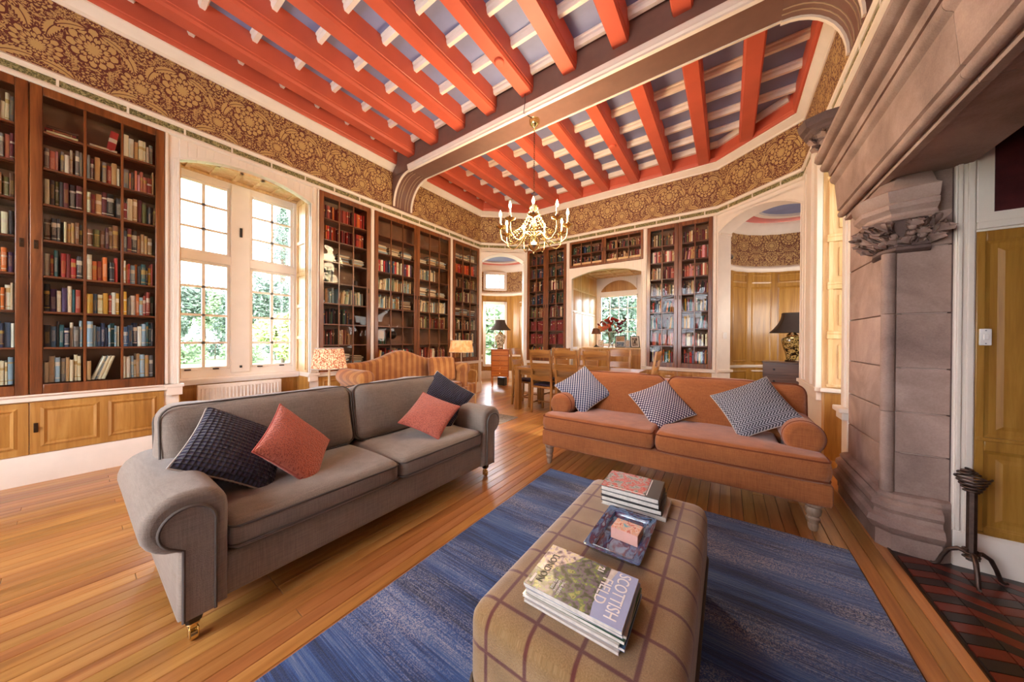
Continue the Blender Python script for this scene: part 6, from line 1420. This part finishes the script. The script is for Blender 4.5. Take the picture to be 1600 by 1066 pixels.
VS = thing('flower_vase', 'tall clear glass vase of red and orange flowers on the niche sideboard', 'vase', (-2.17,ny+.03,nz))
M['clear_glass'] = m_glass_pane('clear_glass', (.93,.95,.95,1), 1.45, .0)
m = MB(); m.lathe([(.055,0),(.06,.01),(.045,.03),(.05,.2),(.075,.34),(.071,.34),(.046,.2),(.04,.035),(.0001,.03)], 20); m.f = m.f[:-0] if 0 else m.f; part('glass_body', m, M['clear_glass'], VS, smooth=50)
rfw = random.Random(11); fl_cols = {'red_petal':'#a8261c','coral_petal':'#d2603f','crimson_petal':'#7d1d22','magenta_petal':'#a8264f','orange_petal':'#d98a4a'}
for k,c in fl_cols.items(): M[k] = m_plain(k, c, .6, var=.15, scale=30)
def bloom(R, npet, cup, mi):
    m = MB()
    for ring_,(rr,n,up) in enumerate(((R,npet,.25*cup),(R*.7,npet-1,.6*cup),(R*.4,5,.9*cup))):
        for k in range(n):
            a = 2*pi*k/n+ring_*.4; ca, sa = cos(a), sin(a); w = rr*.55; rows = []
            for t in (0,.35,.7,1): ww = w*sin(pi*(.15+.8*t))*.9; r = rr*t; z = rr*up*t*t+.004*ring_; rows.append([(ca*r-sa*s*ww, sa*r+ca*s*ww, z+abs(s)*.01) for s in (-1,0,1)])
            m.quad_strip_surface(rows)
    return mesh_of(m, 'bloom', M[mi], 60)
heads = [(-.30,.02,.50,.055,'crimson_petal'),(-.24,-.05,.44,.06,'orange_petal'),(-.22,.04,.57,.05,'crimson_petal'),(-.15,-.06,.52,.065,'red_petal'),(-.13,.05,.60,.055,'coral_petal'),(-.12,-.10,.42,.065,'coral_petal'),(-.05,-.06,.58,.065,'red_petal'),(-.03,-.10,.47,.065,'coral_petal'),(.03,.02,.63,.055,'red_petal'),(.05,-.07,.53,.07,'red_petal'),(.11,.0,.60,.06,'red_petal'),(.10,-.08,.46,.055,'orange_petal'),(.15,.04,.52,.05,'crimson_petal'),(-.06,.06,.66,.05,'coral_petal'),(-.20,-.02,.38,.045,'orange_petal'),(.01,-.10,.39,.05,'crimson_petal')]
st = MB()
for (x,y,z,r,c) in heads:
    st.tube([(0,0,.05),(x*.15,y*.15,.25),(x*.5,y*.5,.36),(x,y,z)], .0035, 5); o = part('bloom', bloom(r, 9, 1.0, c), None, VS); o.location = (x,y,z); o.rotation_euler = (radians(50)-y*2, x*1.6, rfw.uniform(0,6))
for (x,z) in ((.22,.42),(.28,.56),(.33,.62),(.26,.36)):
    st.tube([(0,0,.05),(x*.3,-.01,.3),(x*.7,-.02,z*.85),(x,-.03,z)], .003, 5)
    for q in range(7):
        t = .55+.5*q/6; o = part('blossom', bloom(.022,5,1.2,'magenta_petal'), None, VS); o.location = (x*t+rfw.uniform(-.02,.02), -.02+rfw.uniform(-.02,.02), .30+(z-.30)*t+rfw.uniform(-.015,.03)); o.rotation_euler = (radians(70),rfw.uniform(-.6,.6),0)
part('stem', st, M['leaf_mid'], VS)
lf = MB()
for k in range(90):
    a = rfw.uniform(0,2*pi); r = rfw.uniform(.05,.30); c = Vector((r*cos(a), r*sin(a)*.5, rfw.uniform(.30,.60))); d = Vector((cos(a)*.06, sin(a)*.06, rfw.uniform(-.03,.04))); n = Vector((-sin(a)*.02, cos(a)*.02, .0)); lf.quad_strip_surface([[c-d*.9,c-d*.9+n*.1],[c-n,c+n],[c+d-n*.1,c+d]])
part('foliage', lf, M['leaf_mid'], VS, smooth=60)
NL = thing('table_lamp', 'thin-stemmed lamp with a brown shade left of the flowers in the niche', 'lamp', (-2.52,ny+.06,nz)); m = MB(); m.lathe([(.07,0),(.07,.008),(.045,.025),(.012,.055),(.006,.07),(.006,.34)], 6); part('stand', m, M['bronze'], NL, smooth=20); m = MB(); m.lathe([(.115,.31),(.075,.44)], 20); m.f = m.f[:-2]; m.m = m.m[:-2]; part('shade', m, m_plain('brown_shade','#6b4226',.7), NL, smooth=60)

# ---------------------------------------------------------------- chandelier
CX, CY = -2.075, 3.455
CHD = thing('chandelier', 'gilt brass chandelier with glowing candle bulbs hanging from the brown girder', 'chandelier', (CX,CY,2.36))
zt = GZ+.012-2.36
m = MB(); m.lathe([(.0001,zt-.125),(.012,zt-.12),(.016,zt-.10),(.05,zt-.07),(.066,zt-.04),(.062,zt-.015),(.07,zt)], 20); part('ceiling_cup', m, M['brass'], CHD, smooth=50)
ch = MB(); n = 34; zc0, zc1 = .74, zt-.12
for k in range(n):
    z = zc0+(zc1-zc0)*(k+.5)/n; a = pi/2*(k%2); h = (zc1-zc0)/n*.62; ch.tube([(.009*cos(a)*cos(2*pi*i/10), .009*sin(a)*cos(2*pi*i/10), z+h*sin(2*pi*i/10)) for i in range(10)], .0026, 4, closed=True)
part('chain', ch, M['bronze'], CHD, smooth=60)
m = MB(); m.lathe([(.0001,0),(.010,.006),(.006,.03),(.018,.045),(.055,.075),(.072,.11),(.055,.145),(.025,.165),(.02,.20),(.034,.22),(.034,.245),(.018,.27),(.013,.36),(.024,.38),(.024,.41),(.012,.43),(.010,.55),(.05,.60),(.054,.625),(.014,.65),(.01,.70),(.016,.72),(.008,.74)], 20); part('stem', m, M['brass'], CHD, smooth=50)
for k in range(9):
    a = 2*pi*k/9+.35; ca, sa = cos(a), sin(a); P = lambda r,z: (r*ca, r*sa, z)
    m = MB(); pts = [P(.03,.235),P(.09,.275),P(.15,.255),P(.20,.185),P(.27,.125),P(.35,.125),P(.415,.18),P(.435,.26),P(.435,.315)]; sm = []
    for i in range(len(pts)-1):
        for t in (0,.5): sm.append(Vector(pts[i]).lerp(Vector(pts[i+1]),t))
    m.tube(sm+[pts[-1]], .0075, 8); A = part('arm', m, M['brass'], CHD, smooth=60)
    m = MB(); m.lathe([(.008,.305),(.016,.318),(.062,.338),(.066,.346),(.05,.340),(.018,.335),(.020,.375),(.017,.38)], 16, (.435*ca,.435*sa,0)); part('drip_pan', m, M['brass'], A, smooth=50)
    m = MB(); m.lathe([(.0135,.375),(.0135,.465),(.009,.468)], 12, (.435*ca,.435*sa,0)); part('candle_sleeve', m, M['candle'], A, smooth=50)
    m = MB(); m.lathe([(.008,.466),(.017,.49),(.018,.505),(.010,.535),(.0001,.56)], 12, (.435*ca,.435*sa,0)); part('candle_bulb', m, M['bulb'], A, smooth=60)
bd = MB()
for k in range(18):
    a = 2*pi*k/18+.17; ca, sa = cos(a), sin(a)
    for j in range(13):
        t = j/12; r = .05+.27*t**1.25; z = .60-.36*t-.07*sin(pi*t); s = .0105; c = (r*ca,r*sa,z); bd.add([(c[0]+s,c[1],c[2]),(c[0],c[1]+s,c[2]),(c[0]-s,c[1],c[2]),(c[0],c[1]-s,c[2]),(c[0],c[1],c[2]+s),(c[0],c[1],c[2]-s)],[(0,1,4),(1,2,4),(2,3,4),(3,0,4),(1,0,5),(2,1,5),(3,2,5),(0,3,5)])
    for j in range(8):
        t = j/7; a2 = a+2*pi/18*t; r = .32; z = .235-.04*sin(pi*t); s = .009; c = (r*cos(a2),r*sin(a2),z); bd.add([(c[0]+s,c[1],c[2]),(c[0],c[1]+s,c[2]),(c[0]-s,c[1],c[2]),(c[0],c[1]-s,c[2]),(c[0],c[1],c[2]+s),(c[0],c[1],c[2]-s)],[(0,1,4),(1,2,4),(2,3,4),(3,0,4),(1,0,5),(2,1,5),(3,2,5),(0,3,5)])
tag(part('bead_strings', bd, M['crystal'], CHD, smooth=0), kind='stuff')
ld = bpy.data.lights.new('chandelier_light','POINT'); ld.energy = 190; ld.color = (1,.74,.45); ld.shadow_soft_size = .3; lo = bpy.data.objects.new('chandelier_light', ld); COL.objects.link(lo); lo.location = (CX,CY,2.90)
# wire up to the girder side
m = MB(); m.tube([(CX-.012,GY0-.03,GZ+.42),(CX-.010,GY0-.031,GZ+.11),(CX-.03,GY0-.03,GZ-.012),(CX-.02,GY0+.05,GZ-.0),(CX,GY0+.13,GZ+.006)], .0035, 6); tag(part('lamp_cable', m, M['black'], None, smooth=60), 'thin flex running down the girder to the chandelier cup', 'cable')

# round red bosses on the beams
for (x,y,lab) in ((-2.07,2.70,'round red boss on a ceiling beam, left of the girder centre'),(-1.02-.04,2.62,'round red boss on a ceiling beam near the middle of the ceiling'),(-1.52,4.88,'round red boss on a ceiling beam beyond the girder')):
    m = MB(); m.lathe([(.052,0),(.052,-.018),(.044,-.026),(.0001,-.028)][::-1], 24); i = min(range(9), key=lambda k: abs(XB[k]-WBM/2-x)); tag(part('ceiling_boss', m, M['red'], None, loc=(XB[i]-WBM/2,y,ZBM), smooth=40), lab, 'boss')

# ---------------------------------------------------------------- garden
m = MB(); gz = -.75
for (x0,x1,y0,y1) in ((-70,-7.4,-40,70),(-7.4,70,9.2,70),(2.6,70,-40,9.2)): m.box(x0,x1,y0,y1,gz-.05,gz)
LW = part('lawn', m, M['lawn'], None, smooth=0); tag(LW, 'mown green lawn outside the windows', 'lawn', kind='stuff')
def crown(m, c, rx, rz, n, leaf, rnd, cone=False, lobes=9):
    L = [(rnd.uniform(-.6,.6)*rx, rnd.uniform(-.6,.6)*rx, rnd.uniform(-.55,.6)*rz, rnd.uniform(.35,.6)) for _ in range(lobes)]
    for k in range(n):
        if cone:
            t = rnd.random()**.8; rr = rx*(1-t)*(.55+.45*((t*9)%1)); a = rnd.uniform(0,2*pi); r = rr*sqrt(rnd.random()); p = Vector((r*cos(a), r*sin(a), rz*(2*t-1)-.25*r))
        else:
            l = rnd.choice(L); a = rnd.uniform(0,2*pi); u = rnd.uniform(-1,1); q = sqrt(1-u*u); s = l[3]*(.75+.25*rnd.random()); p = Vector((l[0]+rx*s*q*cos(a), l[1]+rx*s*q*sin(a), l[2]+rz*s*u))
        p += Vector(c); d = Vector((rnd.gauss(0,1),rnd.gauss(0,1),rnd.gauss(0,.6))).normalized()*leaf*rnd.uniform(.6,1.3); e = d.cross(Vector((rnd.gauss(0,1),rnd.gauss(0,1),rnd.gauss(0,1)))).normalized()*leaf*.5
        m.face([p-d,p+e,p+d,p-e])
def tree(kind, label, x, y, h, rx, mat, seed, trunk=.22, low=.25, n=2600, leaf=.22, group='trees beyond the window', cone=False):
    rnd = random.Random(seed); T = thing(kind, label, 'tree' if h > 2.2 else 'shrub', (x,y,gz), 0, group); t = MB(); t.tube([(0,0,0),(.05,.0,h*.3),(0,.06,h*.75)], [h*.03,h*.024,h*.01], 8); part('trunk', t, M['bark'], T, smooth=60)
    c = MB(); crown(c, (0,0,h*(low+1)/2), rx, h*(1-low)/2, n, leaf, rnd, cone); part('crown', c, M[mat], T, smooth=0)
dirp = lambda u,d: (ray_px(u)[0]*d, ray_px(u)[1]*d)
tr = [('evergreen_tree','dark rounded evergreen at the left of the big window view',268,30,8.2,3.4,'leaf_dark',1,False),('broadleaf_tree','broad green tree behind the left pane of the big window',318,33,8.6,3.6,'leaf_mid',2,False),('evergreen_tree','dark evergreen seen beside the window mullion',362,34,7.6,3.2,'leaf_dark',3,False),
      ('evergreen_tree','dark tree filling the right light of the big window',404,34,9.6,3.6,'leaf_dark',4,False),('conifer','tall open conifer above the trees in the right light of the big window',442,38,19.0,6.0,'leaf_dark',5,True),('broadleaf_tree','lime green bush-headed tree low in the right light',442,24,4.4,2.2,'leaf_lime',6,False),
      ('evergreen_tree','evergreen at the edge of the garden, left of the window view',225,34,8.0,3.6,'leaf_dark',7,False),('evergreen_tree','dark hedge tree right of the window view',480,34,10.0,3.8,'leaf_dark',12,False)]
stagger = dict(zip([t[7] for t in tr], (27,37,47,31,58,21,40,44)))
for (kind,lab,u,d,h,rx,mt,sd,cn) in tr:
    k = stagger[sd]/d; d *= k; h = 2+(h-2)*k; rx *= k*.92; x,y = dirp(u,d); tree(kind, lab, x, y, h, rx, mt, sd, cone=cn, low=.04 if not cn else .12, n=6500, leaf=.20 if not cn else .24)
for (u,d,h,rx,mt,sd,lab) in ((770,24,6.0,2.8,'leaf_mid',8,'green tree seen through the small-arch window'),(962,24,7.5,3.2,'leaf_dark',9,'tree seen through the left of the niche window'),(1010,32,10.0,3.6,'leaf_dark',10,'tree seen through the right of the niche window'),(735,36,7.6,3.4,'leaf_dark',13,'dark tree left of the small-arch window view')):
    x,y = dirp(u,d); tree('broadleaf_tree', lab, x, y, h, rx, mt, sd, low=.05, n=4200, leaf=.22, group='trees beyond the back windows')
for i,(u,d) in enumerate(((288,24),(336,29),(384,25),(430,29))):
    x,y = dirp(u,d); tree('hedge_shrub', ('left','second','third','right')[i]+'most low shrub along the lawn edge' if i in (0,3) else ('%s shrub from the left along the lawn edge' % ('second' if i == 1 else 'third')), x, y, 1.9, 1.5, 'leaf_dark' if i%2 else 'leaf_mid', 30+i, low=.0, n=1500, leaf=.14, group='shrubs along the lawn')
